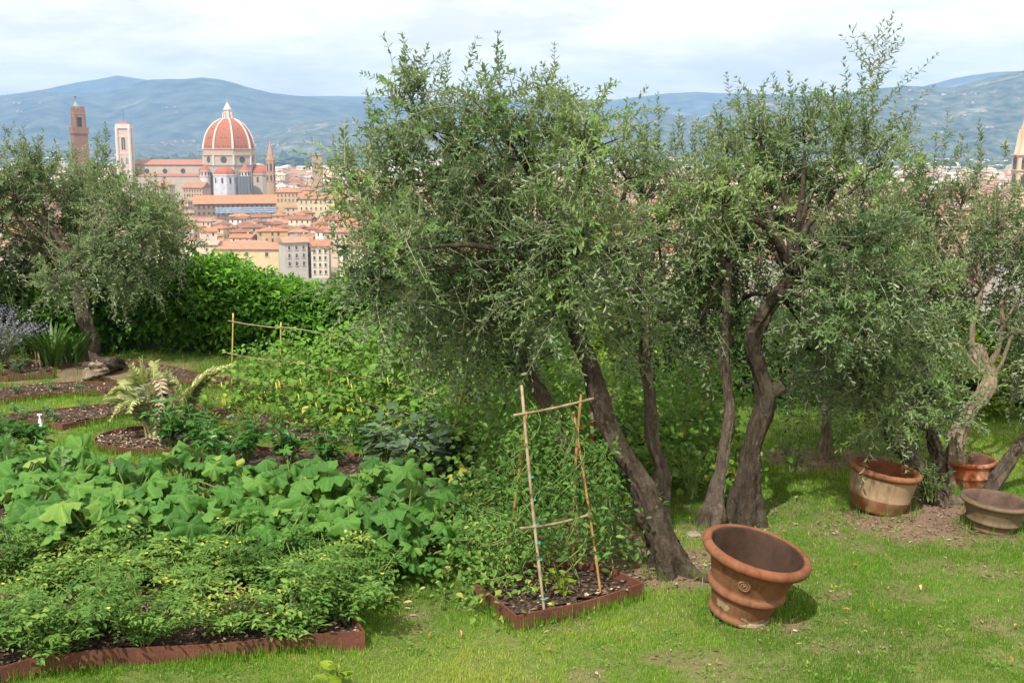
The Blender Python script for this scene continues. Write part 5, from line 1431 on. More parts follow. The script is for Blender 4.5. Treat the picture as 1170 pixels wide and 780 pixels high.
def bushy(name, label, cat, f, n_st, h, spread, leafn, ln, wd, mat, seed, group=None, tpl=T_OVATE, compound=0, flowers=None, fruit=None, stemr=.006, droopy=.2, tint=.45):
    rng = np.random.default_rng(seed)
    root = thing(name, label, cat, f, group)
    stm, lf = MB(), MB(); paths, P, D, U, R = [], [], [], [], []
    tips = []
    for i in range(n_st):
        a = rng.random() * 6.28; r = spread * rng.random() ** .55
        e = f + np.array([math.cos(a) * r, math.sin(a) * r, h * (.5 + .55 * rng.random()) * (1.35 if rng.random() < .18 else 1)])
        pth = arc(f + rng.normal(size=3) * [.03, .03, 0], e, .1 * h, 7); paths.append(pth); tips.append(pth[-1])
        tn = np.clip(tint + rng.normal() * .14, 0, 1)
        for k in range(leafn):
            t = .18 + .82 * rng.random(); j = t * 6; q = int(min(5, j)); p = pth[q] + (pth[q + 1] - pth[q]) * (j - q)
            az = rng.random() * 6.28; d = np.array([math.cos(az), math.sin(az), .35 - droopy * rng.random()])
            if compound:
                L_ = ln * (2.2 + 1.5 * rng.random()); sd = nrm(np.cross(d, [0, 0, 1]))
                for m in range(compound):
                    tt = (m // 2 + 1) / ((compound + 1) // 2)
                    pp = p + d * L_ * tt + np.array([0, 0, -.35 * L_ * tt * tt])
                    P.append(pp); D.append(d * .5 + sd * (1 if m % 2 else -1) * .9 + rng.normal(size=3) * .25 + [0, 0, -.15]); U.append(np.array([0, 0, 1]) + rng.normal(size=3) * .3); R.append(tn + rng.normal() * .12)
            else:
                P.append(p + d * .02); D.append(d + rng.normal(size=3) * .2); U.append(np.array([0, 0, 1]) + rng.normal(size=3) * .35); R.append(tn + rng.normal() * .13)
    n = len(P); L_ = ln * (.6 + .7 * rng.random(n))
    leaves(lf, P, np.array(D), np.array(U), L_, L_ * wd, tpl, 0, np.clip(R, 0, 1))
    stem_tubes(stm, paths, stemr, stemr * .4, .5)
    build_in(stm, 'stems', M_STEM, root, True); build_in(lf, 'leaves', mat, root)
    if flowers:
        m, cnt, sz, nm = flowers
        for i in range(cnt):
            p = tips[int(rng.integers(len(tips)))] + rng.normal(size=3) * [.05, .05, .02]
            fb = MB(); a = np.linspace(0, 6.28, 6)[:-1]
            leaves(fb, np.tile(p, (5, 1)), np.column_stack([np.cos(a), np.sin(a), np.full(5, .35)]), np.array([0, 0, 1.0]), sz, sz * .7, T_OLIVE)
            build_in(fb, nm, m, root)
    if fruit:
        m, cnt, sz, nm = fruit
        for i in range(cnt):
            p = paths[int(rng.integers(len(paths)))][int(rng.integers(3, 6))] + rng.normal(size=3) * .04
            fb = MB(); lathe(fb, [(.002, -1), (.6, -.8), (1, 0), (.6, .8), (.002, 1)], 10, (0, 0, 0)); fb.V = [v * sz + p for v in fb.V]
            build_in(fb, nm, m, root, True)
    return root
tom = [(0, 752, 'tomato bush at the lower left corner of the garden'), (62, 762, 'dark leaved tomato bush over the front steel edge at the left'), (60, 690, 'tomato bush with yellow flowers behind the front left bush'), (118, 728, 'tomato bush by the gap showing bare mulch'),
       (140, 680, 'tomato bush with yellow flowers in front of the folded squash leaf'), (170, 748, 'spreading tomato bush hanging over the steel edge left of centre'), (215, 700, 'pale green tomato bush in the middle of the front bed'), (225, 672, 'tomato bush with yellow blossom under the squash leaves'),
       (268, 735, 'yellowing tomato bush near the front edge of the bed'), (300, 685, 'upright tomato bush in front of the bright squash leaf'), (335, 735, 'small grey green tomato bush on the front edge'), (350, 700, 'tomato bush with green fruit near the bed corner'),
       (375, 672, 'tall tomato bush with arching yellow stems'), (395, 722, 'tomato bush in the right corner of the front bed'), (425, 690, 'tomato bush sprawling over grass right of the front bed'), (20, 670, 'tomato bush between squash leaves at the left edge'), (100, 660, 'flowering tomato bush at the foot of the squash')]
for i, (px, py, lab) in enumerate(tom):
    r = np.random.default_rng(i)
    small = 'small' in lab
    bushy('tomato_plant', lab, 'tomato plant', foot(px, py), 10 if small else 17, .22 if small else [.34, .42, .3, .38][i % 4], .22 if small else .42, 13, [.044, .05, .04][i % 3], .48, M_TOMATO, 700 + i, 'tomato plants in the front bed', compound=7, tint=.64 if 'yellow' in lab or 'pale' in lab else [.36, .5, .44][i % 3], droopy=.1, flowers=(M_YFLOW, 4 if 'flower' in lab or 'blossom' in lab else 1, .015, 'flower'), fruit=(M_GTOM, 6, .018, 'green_fruit') if 'fruit' in lab else None)
pep = [(240, 527, 'pepper plant nearest the cardoon'), (285, 530, 'pepper plant with glossy leaves behind the squash'), (330, 535, 'pepper plant in the middle of its row'), (375, 540, 'pepper plant at the right of its row'), (195, 516, 'pepper plant in front of the pale dry leaf'), (222, 516, 'pepper plant inside the ring bed right of the dry leaf'), (45, 528, 'pepper plant beside the white garden marker'), (5, 535, 'tall pepper plant at the left edge of the photo'), (28, 555, 'pepper plant in front of the white marker'), (255, 545, 'low pepper plant touching the squash leaves'), (415, 528, 'pepper plant beside the first aubergine')]
for i, (px, py, lab) in enumerate(pep):
    bushy('pepper_plant', lab, 'pepper plant', foot(px, py), 12, .42 if 'tall' not in lab else .55, .26, 13, .105, .45, M_PEPPER, 800 + i, 'pepper plants', droopy=.6)
egg = [(440, 543, 'aubergine plant at the left of the aubergine group'), (470, 548, 'aubergine plant with violet flowers in the group middle'), (505, 552, 'aubergine plant with dark leaves beside the A shaped canes'), (488, 533, 'aubergine plant at the back of its group'), (528, 548, 'aubergine plant under the A shaped canes')]
for i, (px, py, lab) in enumerate(egg):
    bushy('aubergine_plant', lab, 'aubergine plant', foot(px, py), 9, .5, .26, 9, .15, .62, M_EGG, 830 + i, 'aubergine plants', droopy=.5, flowers=(M_PFLOW, 4, .022, 'violet_flower'))
def cardoon(label, f, specs, seed, dry=()):
    rng = np.random.default_rng(seed); root = thing('cardoon_plant', label, 'cardoon', f)
    for part, lst, mat in (('leaves', specs, M_CARD), ('dry_leaf', dry, M_DRY)):
        for grp in ([lst] if part == 'leaves' else [[q] for q in lst]):
            if not grp: continue
            mb = MB()
            for (tx, ty, dy, lift) in grp:
                e = W(tx, ty, f[1] + dy); P = arc(f + rng.normal(size=3) * [.04, .04, 0], e, lift, 16)
                V, F = vtubes(P[None], np.linspace(.016, .004, 16)[None], 5); mb.add(V, F, 0, .95)
                ax = nrm(np.gradient(P, axis=0)); sd = nrm(np.cross(ax, [0, 0, 1]) + 1e-6); up = np.cross(sd, ax)
                ln = np.linalg.norm(e - f)
                for i in range(3, 16):
                    t = i / 15.; w = ln * .27 * math.sin(min(1, t * 1.15) * math.pi * .82 + .25)
                    for sgn in (-1, 1):
                        for q in range(2):
                            leaves(mb, [P[i] - ax[i] * q * ln * .03], [sd[i] * sgn + ax[i] * (.55 + .3 * rng.random()) + up[i] * (.25 - .3 * q)], [up[i] + sd[i] * sgn * -.2], [w * (.8 + .5 * rng.random())], [w * .38], T_OVATE, 0, [np.clip(.4 + .2 * rng.normal() + .2 * t, 0, 1)])
            build_in(mb, part, mat, root)
cardoon('tall grey green cardoon with arching jagged leaves and bleached dry leaves', foot(178, 505), [(150, 418, .1, .1), (176, 415, .2, .05), (122, 452, -.1, .25), (205, 440, .1, .2), (140, 435, .3, .15), (192, 425, -.1, .1), (160, 412, 0, .05), (126, 480, -.2, .25), (212, 478, -.1, .2), (168, 440, -.2, .1), (148, 470, -.35, .25), (200, 455, .3, .2), (118, 462, .2, .2)], 1, [(206, 498, -.1, .55), (190, 492, -.3, .6), (214, 488, .1, .5), (183, 508, -.25, .45)])
cardoon('single pale arching cardoon stalk right of the bleached leaves', foot(209, 486), [(243, 421, .1, .1), (192, 426, .1, .05), (232, 432, -.1, .05), (262, 418, .2, .12), (222, 440, .2, .05)], 2)
bushy('dill_plant', 'feathery pale yellow green herb beside the seedling bed', 'herb', foot(288, 500), 22, .34, .3, 26, .035, .16, M_YSHRUB, 850, tpl=T_OLIVE)
bushy('herb_plant', 'low yellow green herb in front of the feathery one', 'herb', foot(255, 508), 12, .22, .2, 14, .05, .4, M_YSHRUB, 851)
bushy('herb_plant', 'second feathery herb right of the cardoon stalk', 'herb', foot(318, 494), 14, .25, .2, 20, .035, .2, M_BEAN, 852, tpl=T_OLIVE)
# bean trellis
def cane(root, a, b, r=.012, mat=M_BAMB, name='cane', seed=0):
    g = np.random.default_rng(seed); n = 14; t = np.linspace(0, 1, n)[:, None]
    P = np.asarray(a) * (1 - t) + np.asarray(b) * t + .012 * np.sin(t * 3.1) * g.normal(size=3)
    R = np.full(n, r) * np.where(np.arange(n) % 3 == 0, 1.18, 1.0)
    V, F = vtubes(P[None], R[None], 8, True); mb = MB(); mb.add(V, F); build_in(mb, name, mat, root, True)
root = thing('bean_trellis', 'long trellis of thin horizontal canes and poles carrying climbing beans', 'trellis', foot(370, 478))
feet = [(264, 460), (318, 470), (374, 484), (430, 498), (486, 515)]
tops = []
for i, (px, py) in enumerate(feet):
    f = foot(px, py); hgt = [1.08, 1.05, 1.0, .98, 1.0][i]; t = f + [.05, .1, hgt]; tops.append((f, t)); cane(root, f - [0, 0, .1], t, .009, M_BAMB_Y, 'pole', i)
for hh, k0, ext in ((.98, 0, .08), (.6, 0, .05), (.32, 0, .05)):
    for i in range(4):
        a = tops[i][0] + (tops[i][1] - tops[i][0]) * hh / (tops[i][1] - tops[i][0])[2]; b = tops[i + 1][0] + (tops[i + 1][1] - tops[i + 1][0]) * hh / (tops[i + 1][1] - tops[i + 1][0])[2]
        d = nrm(b - a); cane(root, a - d * ext + [0, -.02 if hh > .9 else -.17, .01 * i], b + d * .12 + [0, 0 if hh > .9 else -.15, 0], .0062, M_BAMB, 'crossbar', 10 + i)
def vine(name, label, cat, f, top, n, width, ln, wd, mat, seed, group=None, pods=0, low=.0, tint=.5, tpl=T_OVATE):
    rng = np.random.default_rng(seed); root = thing(name, label, cat, f, group)
    t = np.linspace(0, 1, 26); h = np.asarray(top) - f
    stm, lf = MB(), MB(); paths = []
    for k in range(4):
        ph = rng.random() * 6.28
        paths.append(f + h * t[:, None] + np.column_stack([np.cos(t * 14 + ph), np.sin(t * 14 + ph), 0 * t]) * (.03 + width * .25 * rng.random()))
    stem_tubes(stm, paths, .005, .003)
    tt = low + (1 - low) * rng.random(n) ** 1.15
    P = f + h * tt[:, None] + rng.normal(size=(n, 3)) * [width * .5, width * .5, .05] * (1.15 - .6 * tt)[:, None]
    d = rdir(n, rng) * [1, 1, .4] + [0, -.1, -.35]
    L_ = ln * (.55 + .7 * rng.random(n)) * (1.1 - .4 * tt)
    leaves(lf, P, d, np.array([0, -.5, .9]) + .45 * rdir(n, rng), L_, L_ * wd, tpl, 0, np.clip(tint + .16 * rng.normal(size=n) + np.where((tt < .2) & (rng.random(n) < .25), .5, 0), 0, 1))
    build_in(stm, 'stems', M_STEM, root, True); build_in(lf, 'leaves', mat, root)
    for i in range(pods):
        p = f + h * (.1 + .5 * rng.random()) + rng.normal(size=3) * [width * .5, width * .5, 0]; fb = MB()
        Q = np.array([p, p + [.01, 0, -.06], p + [.025, 0, -.13]]); V, F = vtubes(Q[None], np.array([[.004, .008, .002]]), 6, True); fb.add(V, F); build_in(fb, 'pod', M_POD, root, True)
    return root
labs = ['left end of the bean trellis', 'second place on the bean trellis', 'the left half of the bean trellis', 'the second bean pole', 'the middle of the bean trellis', 'the middle pole of the bean trellis', 'the right half of the bean trellis', 'the fourth bean pole', 'the right part of the bean trellis', 'the right end of the bean trellis']
for i in range(12):
    u = (i + .5) / 12 * 4; j = int(u); fr = u - j
    f = feet[j]; g2 = feet[j + 1]; ff = foot(f[0] + (g2[0] - f[0]) * fr, f[1] + (g2[1] - f[1]) * fr)
    lab = ['leafy bean vine at the left end of the trellis', 'bean vine just right of the leftmost pole', 'bean vine left of the second trellis pole', 'bean vine climbing the second trellis pole', 'bean vine with yellow pods between second and third poles', 'bean vine just left of the middle pole', 'bean vine climbing the middle trellis pole', 'bean vine with yellow pods right of the middle pole', 'bean vine left of the fourth trellis pole', 'bean vine climbing the fourth trellis pole', 'bean vine between the last two trellis poles', 'bean vine at the right end of the trellis'][i]
    vine('bean_plant', lab, 'bean plant', ff, ff + [.02, .06, [.62, .75, .8, 1.0, .85, 1.05, 1.1, 1.2, 1.3, 1.3, 1.4, 1.4][i]], [110, 150, 170, 210, 230, 270, 320, 340, 380, 380, 380, 380][i], .30, .095, .72, M_BEAN, 900 + i, 'bean plants on the trellis', pods=7 if 'pods' in lab else 2)
# green thicket of beans and tomatoes behind the A shaped canes
for i, (px, py, h, lab) in enumerate([(470, 500, 1.25, 'tall climbing bean left of the A shaped canes'), (515, 505, 1.3, 'tall climbing bean behind the A shaped canes'), (555, 515, 1.3, 'tall climbing bean between the A shaped canes and the olive'), (590, 525, 1.2, 'tall climbing bean beside the grey leaning trunk'), (440, 480, 1.2, 'climbing bean under the lowest left olive twigs'), (545, 545, .9, 'leafy bean on the right of the A shaped canes'), (515, 540, .85, 'leafy bean on the left leg of the A shaped canes'), (625, 545, 1.15, 'tall bean just left of the grey leaning trunk foot'), (655, 560, 1.0, 'tall bean between tripod and grey leaning trunk'), (640, 520, 1.25, 'tall bean far behind the grey leaning trunk'), (690, 540, .9, 'bean plant seen between the grey and dark trunks'), (600, 560, 1.0, 'bean plant directly behind the tripod'), (570, 575, .8, 'bean plant on bare earth left of the tripod'), (722, 545, .9, 'bean plant seen between the dark and slim trunks'), (785, 555, .95, 'bean plant left of the thin crooked trunk'), (775, 530, 1.1, 'tall bean behind the slim knobbly trunk'), (812, 545, 1.0, 'bean plant on short canes behind the crooked trunk')]):
    f = foot(px, py); vine('bean_plant', lab, 'bean plant', f, f + [.03, .05, h + .15], 620, .55, .085, .66, M_BEAN if i % 3 else M_TOMATO, 930 + i, 'beans behind the canes', tint=.56)
root = thing('cane_frame', 'A shaped pair of yellow canes tied at the top among the beans', 'cane frame', foot(530, 545))
fa, fb_ = foot(506, 548), foot(551, 548); tp = W(532, 428, fa[1] + .15)
cane(root, fa, tp + [.02, 0, .06], .011, M_BAMB_Y, 'cane', 1); cane(root, fb_, tp + [-.03, .02, .08], .011, M_BAMB_Y, 'cane', 2)
root = thing('cane_frame', 'two short orange canes among beans behind the crooked trunk', 'cane frame', foot(800, 548))
f = foot(795, 550); cane(root, f, f + [.1, .05, 1.15], .009, M_BAMB_O, 'cane', 21); f = foot(818, 548); cane(root, f, f + [-.08, .05, 1.2], .009, M_BAMB_O, 'cane', 22)
root = thing('garden_cane', 'single leaning pale cane left of the A shaped canes', 'cane', foot(476, 500)); f = foot(474, 500); cane(root, f, W(497, 392, f[1] + .1), .009, M_BAMB, 'cane', 3)
# bamboo tripod in the three sided bed
root = thing('bamboo_tripod', 'bamboo cane tripod with two crossbars in the three sided bed', 'bamboo support', foot(640, 690))
p1 = foot(624, 712); p1[2] -= .08; t1 = W(596, 440, p1[1] + .45)
p2 = foot(688, 690); p2[2] -= .06; t2 = W(655, 470, p2[1] + .35)
p3 = foot(578, 668); t3 = W(602, 470, p3[1] - .05); p4 = foot(655, 660); t4 = W(664, 450, p4[1] + .3)
cane(root, p1, t1, .0102, M_BAMB, 'cane', 5); cane(root, p2, t2, .009, M_BAMB_O, 'cane', 6); cane(root, p3, t3, .010, M_BAMB_O, 'cane', 7); cane(root, p4, t4, .010, M_BAMB_O, 'cane', 8)
def on(a, b, py):
    for t in np.linspace(0, 1, 200):
        q = a + (b - a) * t; v = q - EYE; dpt = v @ FW
        if 390 - (v @ UP) / dpt * FPX <= py: return q
    return b
c1, c2 = on(p1, t1, 599), on(p2, t2, 587); d = nrm(c2 - c1); cane(root, c1 - d * .14 - [0, .02, 0], c2 + d * .03 - [0, .02, 0], .009, M_BAMB, 'crossbar', 9)
c1, c2 = on(p1, t1, 472), W(678, 455, on(p2, t2, 480)[1] + .05); d = nrm(c2 - c1); cane(root, c1 - d * .09 - [0, .02, 0], c2, .009, M_BAMB, 'crossbar', 10)
for py in (545, 572, 599, 620, 640, 685):
    q = on(p1, t1, py); mb = MB(); a = np.linspace(0, 6.28, 9); Q = np.column_stack([q[0] + .017 * np.cos(a), q[1] + .017 * np.sin(a), np.full(9, q[2])]); V, F = vtubes(Q[None], np.full((1, 9), .005), 5); mb.add(V, F); build_in(mb, 'tie', M_TIE, root)
trip = [(575, 690, .55, .34, 'yellowing tomato plant in the left corner of the three sided bed'), (545, 668, .5, .4, 'sprawling tomato plant left of the three sided bed'), (606, 684, 1.35, .30, 'tall tomato vine on the front cane of the tripod'), (655, 680, 1.3, .30, 'tall tomato vine between the tripod canes'), (690, 668, 1.0, .24, 'tomato vine on the orange cane'), (588, 650, .95, .34, 'leafy tomato vine behind the front tripod cane'), (640, 640, 1.1, .38, 'dark tomato vine at the back of the tripod'), (700, 640, .8, .3, 'tomato vine between the tripod and the dark trunk'), (560, 630, .6, .4, 'loose tomato plant on bare earth left of the tripod')]
for i, (px, py, h, w, lab) in enumerate(trip):
    f = foot(px, py); vine('tomato_plant', lab, 'tomato plant', f, f + [-.05, .12, h], 460, w * 1.2, .062, .46, M_TOMATO, 960 + i, 'tomato plants round the tripod', low=.22 if i in (2, 3, 4, 6) else 0, tint=.62 if 'yellowing' in lab else .3)
bushy('seedling', 'small yellow green tomato seedling inside the three sided bed', 'seedling', foot(642, 692), 5, .2, .12, 8, .07, .4, M_YSHRUB, 990)
# seedlings in the curved beds
sd = [(20, 479), (55, 481), (95, 474), (125, 470), (62, 487), (30, 484), (340, 488), (365, 494), (390, 499), (345, 499), (375, 502), (318, 490), (400, 504), (290, 480), (235, 475), (20, 456), (90, 452), (60, 452), (160, 446)]
for i, (px, py) in enumerate(sd):
    left = px < 200
    grp = 'seedlings in the curved beds left of the cardoon' if left and py > 465 else ('seedlings in the bare mulch behind the cardoon' if left else 'seedlings in the curved bed before the trellis')
    lab = 'small green seedling in the curved bed left of the cardoon' if left and py > 465 else ('tiny seedling in the bare mulch strip behind the cardoon' if left else 'leafy low seedling in the curved bed before the trellis')
    big = not left
    bushy('seedling', lab, 'seedling', foot(px, py), 6, .17 if big else .12, .18 if big else .1, 9, .06 if big else .045, .5, M_BEAN if big else M_EGG, 1000 + i, grp)
# flower border by the stump
def strap_clump(name, label, f, n, h, wd, mat, seed, spread=.5):
    rng = np.random.default_rng(seed); root = thing(name, label, 'plant', f)
    a = rng.random(n) * 6.28; P = f + np.column_stack([np.cos(a), np.sin(a), 0 * a]) * (rng.random(n) * .16)[:, None]
    D = np.column_stack([np.cos(a) * spread, np.sin(a) * spread, np.ones(n)]) + rng.normal(size=(n, 3)) * .12
    mb = MB(); leaves(mb, P, D, np.column_stack([-np.cos(a), -np.sin(a), .4 + 0 * a]), h * (.6 + .5 * rng.random(n)), wd, T_STRAP, 0, np.clip(rng.normal(.45, .22, n), 0, 1)); build_in(mb, 'leaves', mat, root)
strap_clump('iris_clump', 'clump of upright strap leaves left of the old stump', foot(60, 421), 90, .75, .035, M_IRIS, 3)
strap_clump('iris_clump', 'smaller clump of strap leaves touching the olive trunk', foot(82, 418), 50, .6, .03, M_IRIS, 4)
def lavender(label, f, n, h, seed, spread=.8, col=M_LFLOW):
    rng = np.random.default_rng(seed); root = thing('lavender_bush', label, 'lavender', f)
    a = rng.random(n) * 6.28; r = rng.random(n) ** .5
    E = f + np.column_stack([np.cos(a) * r * spread, np.sin(a) * r * spread * .7, h * (1.05 - .35 * r) * (.8 + .3 * rng.random(n))])
    paths = [arc(f + rng.normal(size=3) * [.05, .05, 0], e, .08, 7) for e in E]
    stm, lf = MB(), MB(); stem_tubes(stm, paths, .004, .0025, .3); build_in(stm, 'stems', M_STEM, root)
    P = np.concatenate([p[1:6] for p in paths]); P = np.repeat(P, 4, 0) + rng.normal(size=(len(P) * 4, 3)) * .03
    leaves(lf, P, rdir(len(P), rng) * .7 + [0, 0, .6], rdir(len(P), rng), .09, .014, T_OLIVE, 0, rng.random(len(P))); build_in(lf, 'leaves', M_LAV, root)
    fl = MB()
    for p in paths:
        d = nrm(p[-1] - p[-2]); Q = p[-1] + d * np.linspace(-.02, .2, 7)[:, None]; Q = np.repeat(Q, 4, 0)
        leaves(fl, Q, rdir(len(Q), rng) + d, rdir(len(Q), rng), .03, .016, T_OLIVE)
    build_in(fl, 'flower_spikes', col, root)
lavender('grey lilac lavender bush at the left edge of the photo', foot(-2, 425), 90, .72, 3, .6)
lavender('taller lavender bush behind the left edge of the border', foot(-38, 415), 90, .9, 4, .6)
bushy('hydrangea', 'leafy dark shrub with blue flower heads under the left olive', 'shrub', at(28, 17.2), 14, 1.05, .45, 18, .11, .5, M_SHRUB, 1050, flowers=(M_PFLOW, 9, .05, 'flower_head'))
bushy('succulent', 'small grey green rosette plant at the front of the border', 'plant', foot(22, 429), 9, .16, .12, 5, .10, .4, M_EGG, 1051)
bushy('marigold', 'small orange flowered plant at the far left edge', 'flower', foot(-2, 434), 8, .2, .12, 10, .05, .4, M_TOMATO, 1052, flowers=(M_OFLOW, 6, .05, 'flower'))
root = thing('garden_stakes', 'two short wooden stakes standing in the flower border', 'stakes', foot(45, 422)); cane(root, foot(42, 423), foot(41, 423) + [0, 0, .28], .012, M_BAMB, 'stake', 1); cane(root, foot(47, 424), foot(45, 424) + [0, 0, .24], .012, M_BAMB, 'stake', 2)
root = thing('plant_marker', 'white plant marker on a thin stake in the grass left of the cardoon', 'plant marker', foot(47, 500))
mb = MB(); f = foot(47, 500); box(mb, f + [0, 0, .09], (.012, .012, .2)); build_in(mb, 'stake', M_WHITE, root)
mb = MB(); prism(mb, ngon(4, .034, .78), .06, .15, f, 0, .35); build_in(mb, 'tag', M_WHITE, root); mb = MB(); box(mb, f + [0, 0, .2], (.05, .01, .014), .2); build_in(mb, 'crosspiece', M_WHITE, root)
root = thing('striped_stake', 'thin stake wrapped in red and white tape behind the tripod', 'stake', foot(677, 560)); f = foot(677, 560); f[2] -= .05
tp = W(676, 462, f[1])
for i in range(12):
    a, b = f + (tp - f) * i / 12, f + (tp - f) * (i + 1) / 12; mb = MB(); V, F = vtubes(np.array([[a, b]]), np.full((1, 2), .016), 8, True); mb.add(V, F); build_in(mb, 'tape_band', M_RED if i % 2 else M_WHITE, root)
bushy('sapling', 'tiny bright lime green sapling at the bottom edge of the grass', 'sapling', G(386, 792), 4, .17, .07, 5, .09, .6, M_YSHRUB, 1060)
# twiggy suckers at the feet of the olives
for i, (px, py, h, lab) in enumerate([(790, 575, .5, 'leafy sucker growth between the slim and crooked olive trunks'), (905, 545, .35, 'low olive sucker on the lawn behind the stout trunk'), (735, 610, .3, 'weedy growth at the foot of the slim olive'), (1062, 578, .35, 'olive suckers in front of the mulch mound')]):
    bushy('sucker_growth', lab, 'plant', foot(px, py), 12, h, h * .6, 16, .06, .27, M_OLIVE if i in (1, 3) else M_TOMATO, 1070 + i, tpl=T_OLIVE if i in (1, 3) else T_OVATE)

# ------------------------------------------------------------------ terracotta pots
def axis_matrix(tilt_right, tilt_cam, spin=0.0):
    a = np.array([math.sin(tilt_right), -math.sin(tilt_cam), 0]); a[2] = math.sqrt(max(0, 1 - a[0] ** 2 - a[1] ** 2))
    x = nrm(np.cross([0, 1, 0], a)); y = np.cross(a, x)
    c, s_ = math.cos(spin), math.sin(spin)
    return np.column_stack([x * c + y * s_, -x * s_ + y * c, a])
def pot(label, base_px, prof, inner_from, mat, tilt=(0, 0), spin=0, sink=.02, n=72, parts=None, scale=1.0):
    f = G(*base_px); M = axis_matrix(math.radians(tilt[0]), math.radians(tilt[1]), spin)
    prof = np.array(prof, float) * scale
    root = thing('terracotta_pot', label, 'plant pot', f)
    from mathutils import Matrix
    root.rotation_euler = Matrix(M.tolist()).to_euler()
    K = len(prof)
    mb = MB()
    g = np.random.default_rng(int(base_px[0])); ph = g.random(3) * 6
    wob = lambda a, z: 1 + .006 * np.sin(2 * a + ph[0]) + .004 * np.sin(3 * a + ph[1] + z * 9) + .0018 * np.sin(17 * a + z * 60)
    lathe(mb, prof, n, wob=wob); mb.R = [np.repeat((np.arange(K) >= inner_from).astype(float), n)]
    low = (mb.V[0] @ M.T)[:, 2].min()
    root.location.z = float(gz(f[0], f[1])) - low - sink
    o = mb.build('pot_body', mat, root, True)
    return root
P_BIG = [(.0, .0), (.195, 0), (.212, .008), (.220, .028), (.214, .046), (.206, .052), (.212, .075), (.236, .165), (.243, .186), (.262, .192), (.273, .206), (.274, .226), (.262, .242), (.256, .247), (.262, .268), (.312, .43), (.318, .442), (.338, .446), (.366, .452), (.380, .470), (.382, .492), (.372, .510), (.352, .519), (.332, .518), (.320, .508), (.314, .49), (.300, .44), (.245, .29), (.20, .13), (.175, .05), (.0, .045)]
T_BIG = terra_mat('red_terracotta', (.175, .062, .027), (.065, .026, .014), (.2, .11, .06), .6, .0, .45, (.026, .014, .009))
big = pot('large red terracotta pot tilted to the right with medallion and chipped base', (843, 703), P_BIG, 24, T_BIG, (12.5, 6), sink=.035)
def pot_patch(root, prof, a0, a1, mat, name, seed=0, off=.0035, level=.5):
    prof = np.array(prof); n, k = 70, 40
    zz = np.linspace(0, len(prof) - 1, k); R = np.interp(zz, range(len(prof)), prof[:, 0]) + off; Z = np.interp(zz, range(len(prof)), prof[:, 1])
    A = np.linspace(a0, a1, n)
    AA, RR = np.meshgrid(A, R); ZZ = np.repeat(Z[:, None], n, 1)
    u = (AA - a0) / (a1 - a0) * 2 - 1; v = np.repeat(np.linspace(-1, 1, k)[:, None], n, 1)
    f = 1 - np.maximum(np.abs(u), np.abs(v)) ** 2 + (fbm(u * 2 + 9, v * 1.6 + 3, seed, 4) - .5) * 1.7
    ok = f > level
    idx = np.arange(n * k).reshape(k, n)
    cell = ok[:-1, :-1] & ok[1:, 1:] & ok[1:, :-1] & ok[:-1, 1:]
    F = np.stack([idx[:-1, :-1], idx[:-1, 1:], idx[1:, 1:], idx[1:, :-1]], -1)[cell]
    mb = MB(); mb.add(np.stack([RR * np.cos(AA), RR * np.sin(AA), ZZ], -1).reshape(-1, 3), F); return mb.build(name, mat, root, True)
M_MORTAR = plain('grey_mortar', (.25, .2, .135), .9, .1, 18, .3, .4, .01)
fine = [tuple(a) for a in np.column_stack([np.interp(np.linspace(0, 1, 10), [0, .12, .3, .45, .6, 1], [.197, .212, .220, .214, .206, .234]), np.linspace(.002, .155, 10)])]
pot_patch(big, [(.214, .008), (.222, .028), (.216, .046), (.209, .052), (.214, .075), (.222, .105)], -1.75, -.35, M_MORTAR, 'mortar_patch', 2, .0035, .3)
pot_patch(big, [(.2145, .085), (.224, .12), (.232, .15)], -2.75, -2.15, M_MORTAR, 'mortar_patch', 3, .0035, .4)
def medallion():
    a = -1.92; z = .345; r = .284
    c = np.array([math.cos(a) * r, math.sin(a) * r, z]); nv = nrm(np.array([math.cos(a), math.sin(a), -.30])); x = nrm(np.cross([0, 0, 1], nv)); y = np.cross(nv, x)
    M = np.column_stack([x, y, nv]); mb = MB()
    lathe(mb, [(.001, .013), (.010, .013), (.012, .006), (.032, .006), (.035, .013), (.041, .013), (.045, .0), (.045, -.012)], 36, c, M)
    for k in range(10):
        t = k / 10 * 6.28; q = MB(); lathe(q, [(.001, .006), (.004, .004), (.006, 0), (.005, -.004)], 8, np.array([.022 * math.cos(t), .022 * math.sin(t), .009])); mb.add(q.V[0] @ M.T + c, q.F[0])
    mb.build('medallion', terra_mat('ochre_terracotta', (.36, .19, .08), (.2, .1, .05), (.4, .3, .2), 9, 10, .2), big, True)
medallion()
P_WIDE = [(.0, .0), (.20, .0), (.225, .008), (.25, .03), (.252, .045), (.262, .06), (.285, .14), (.290, .150), (.293, .156), (.289, .163), (.302, .25), (.315, .36), (.318, .375), (.336, .378), (.348, .392), (.350, .412), (.342, .428), (.325, .434), (.306, .432), (.298, .42), (.292, .36), (.27, .2), (.23, .08), (.0, .06)]
T_WASH = terra_mat('limewashed_terracotta', (.22, .10, .04), (.12, .06, .03), (.27, .205, .125), .1, .24, .85, (.10, .038, .016), .335)
pot('wide limewashed terracotta pot tilted right on the lawn', (1001, 581), P_WIDE, 18, T_WASH, (9, 1), sink=.03, scale=.93)
P_OR = [(.0, .0), (.205, .0), (.218, .01), (.226, .05), (.236, .10), (.245, .108), (.246, .125), (.240, .132), (.250, .22), (.256, .23), (.266, .232), (.272, .242), (.272, .262), (.264, .272), (.248, .274), (.240, .268), (.236, .24), (.215, .12), (.19, .05), (0, .045)]
T_OR = terra_mat('orange_terracotta', (.31, .085, .027), (.19, .06, .025), (.5, .4, .3), .03, -.1, .6, (.08, .04, .025))
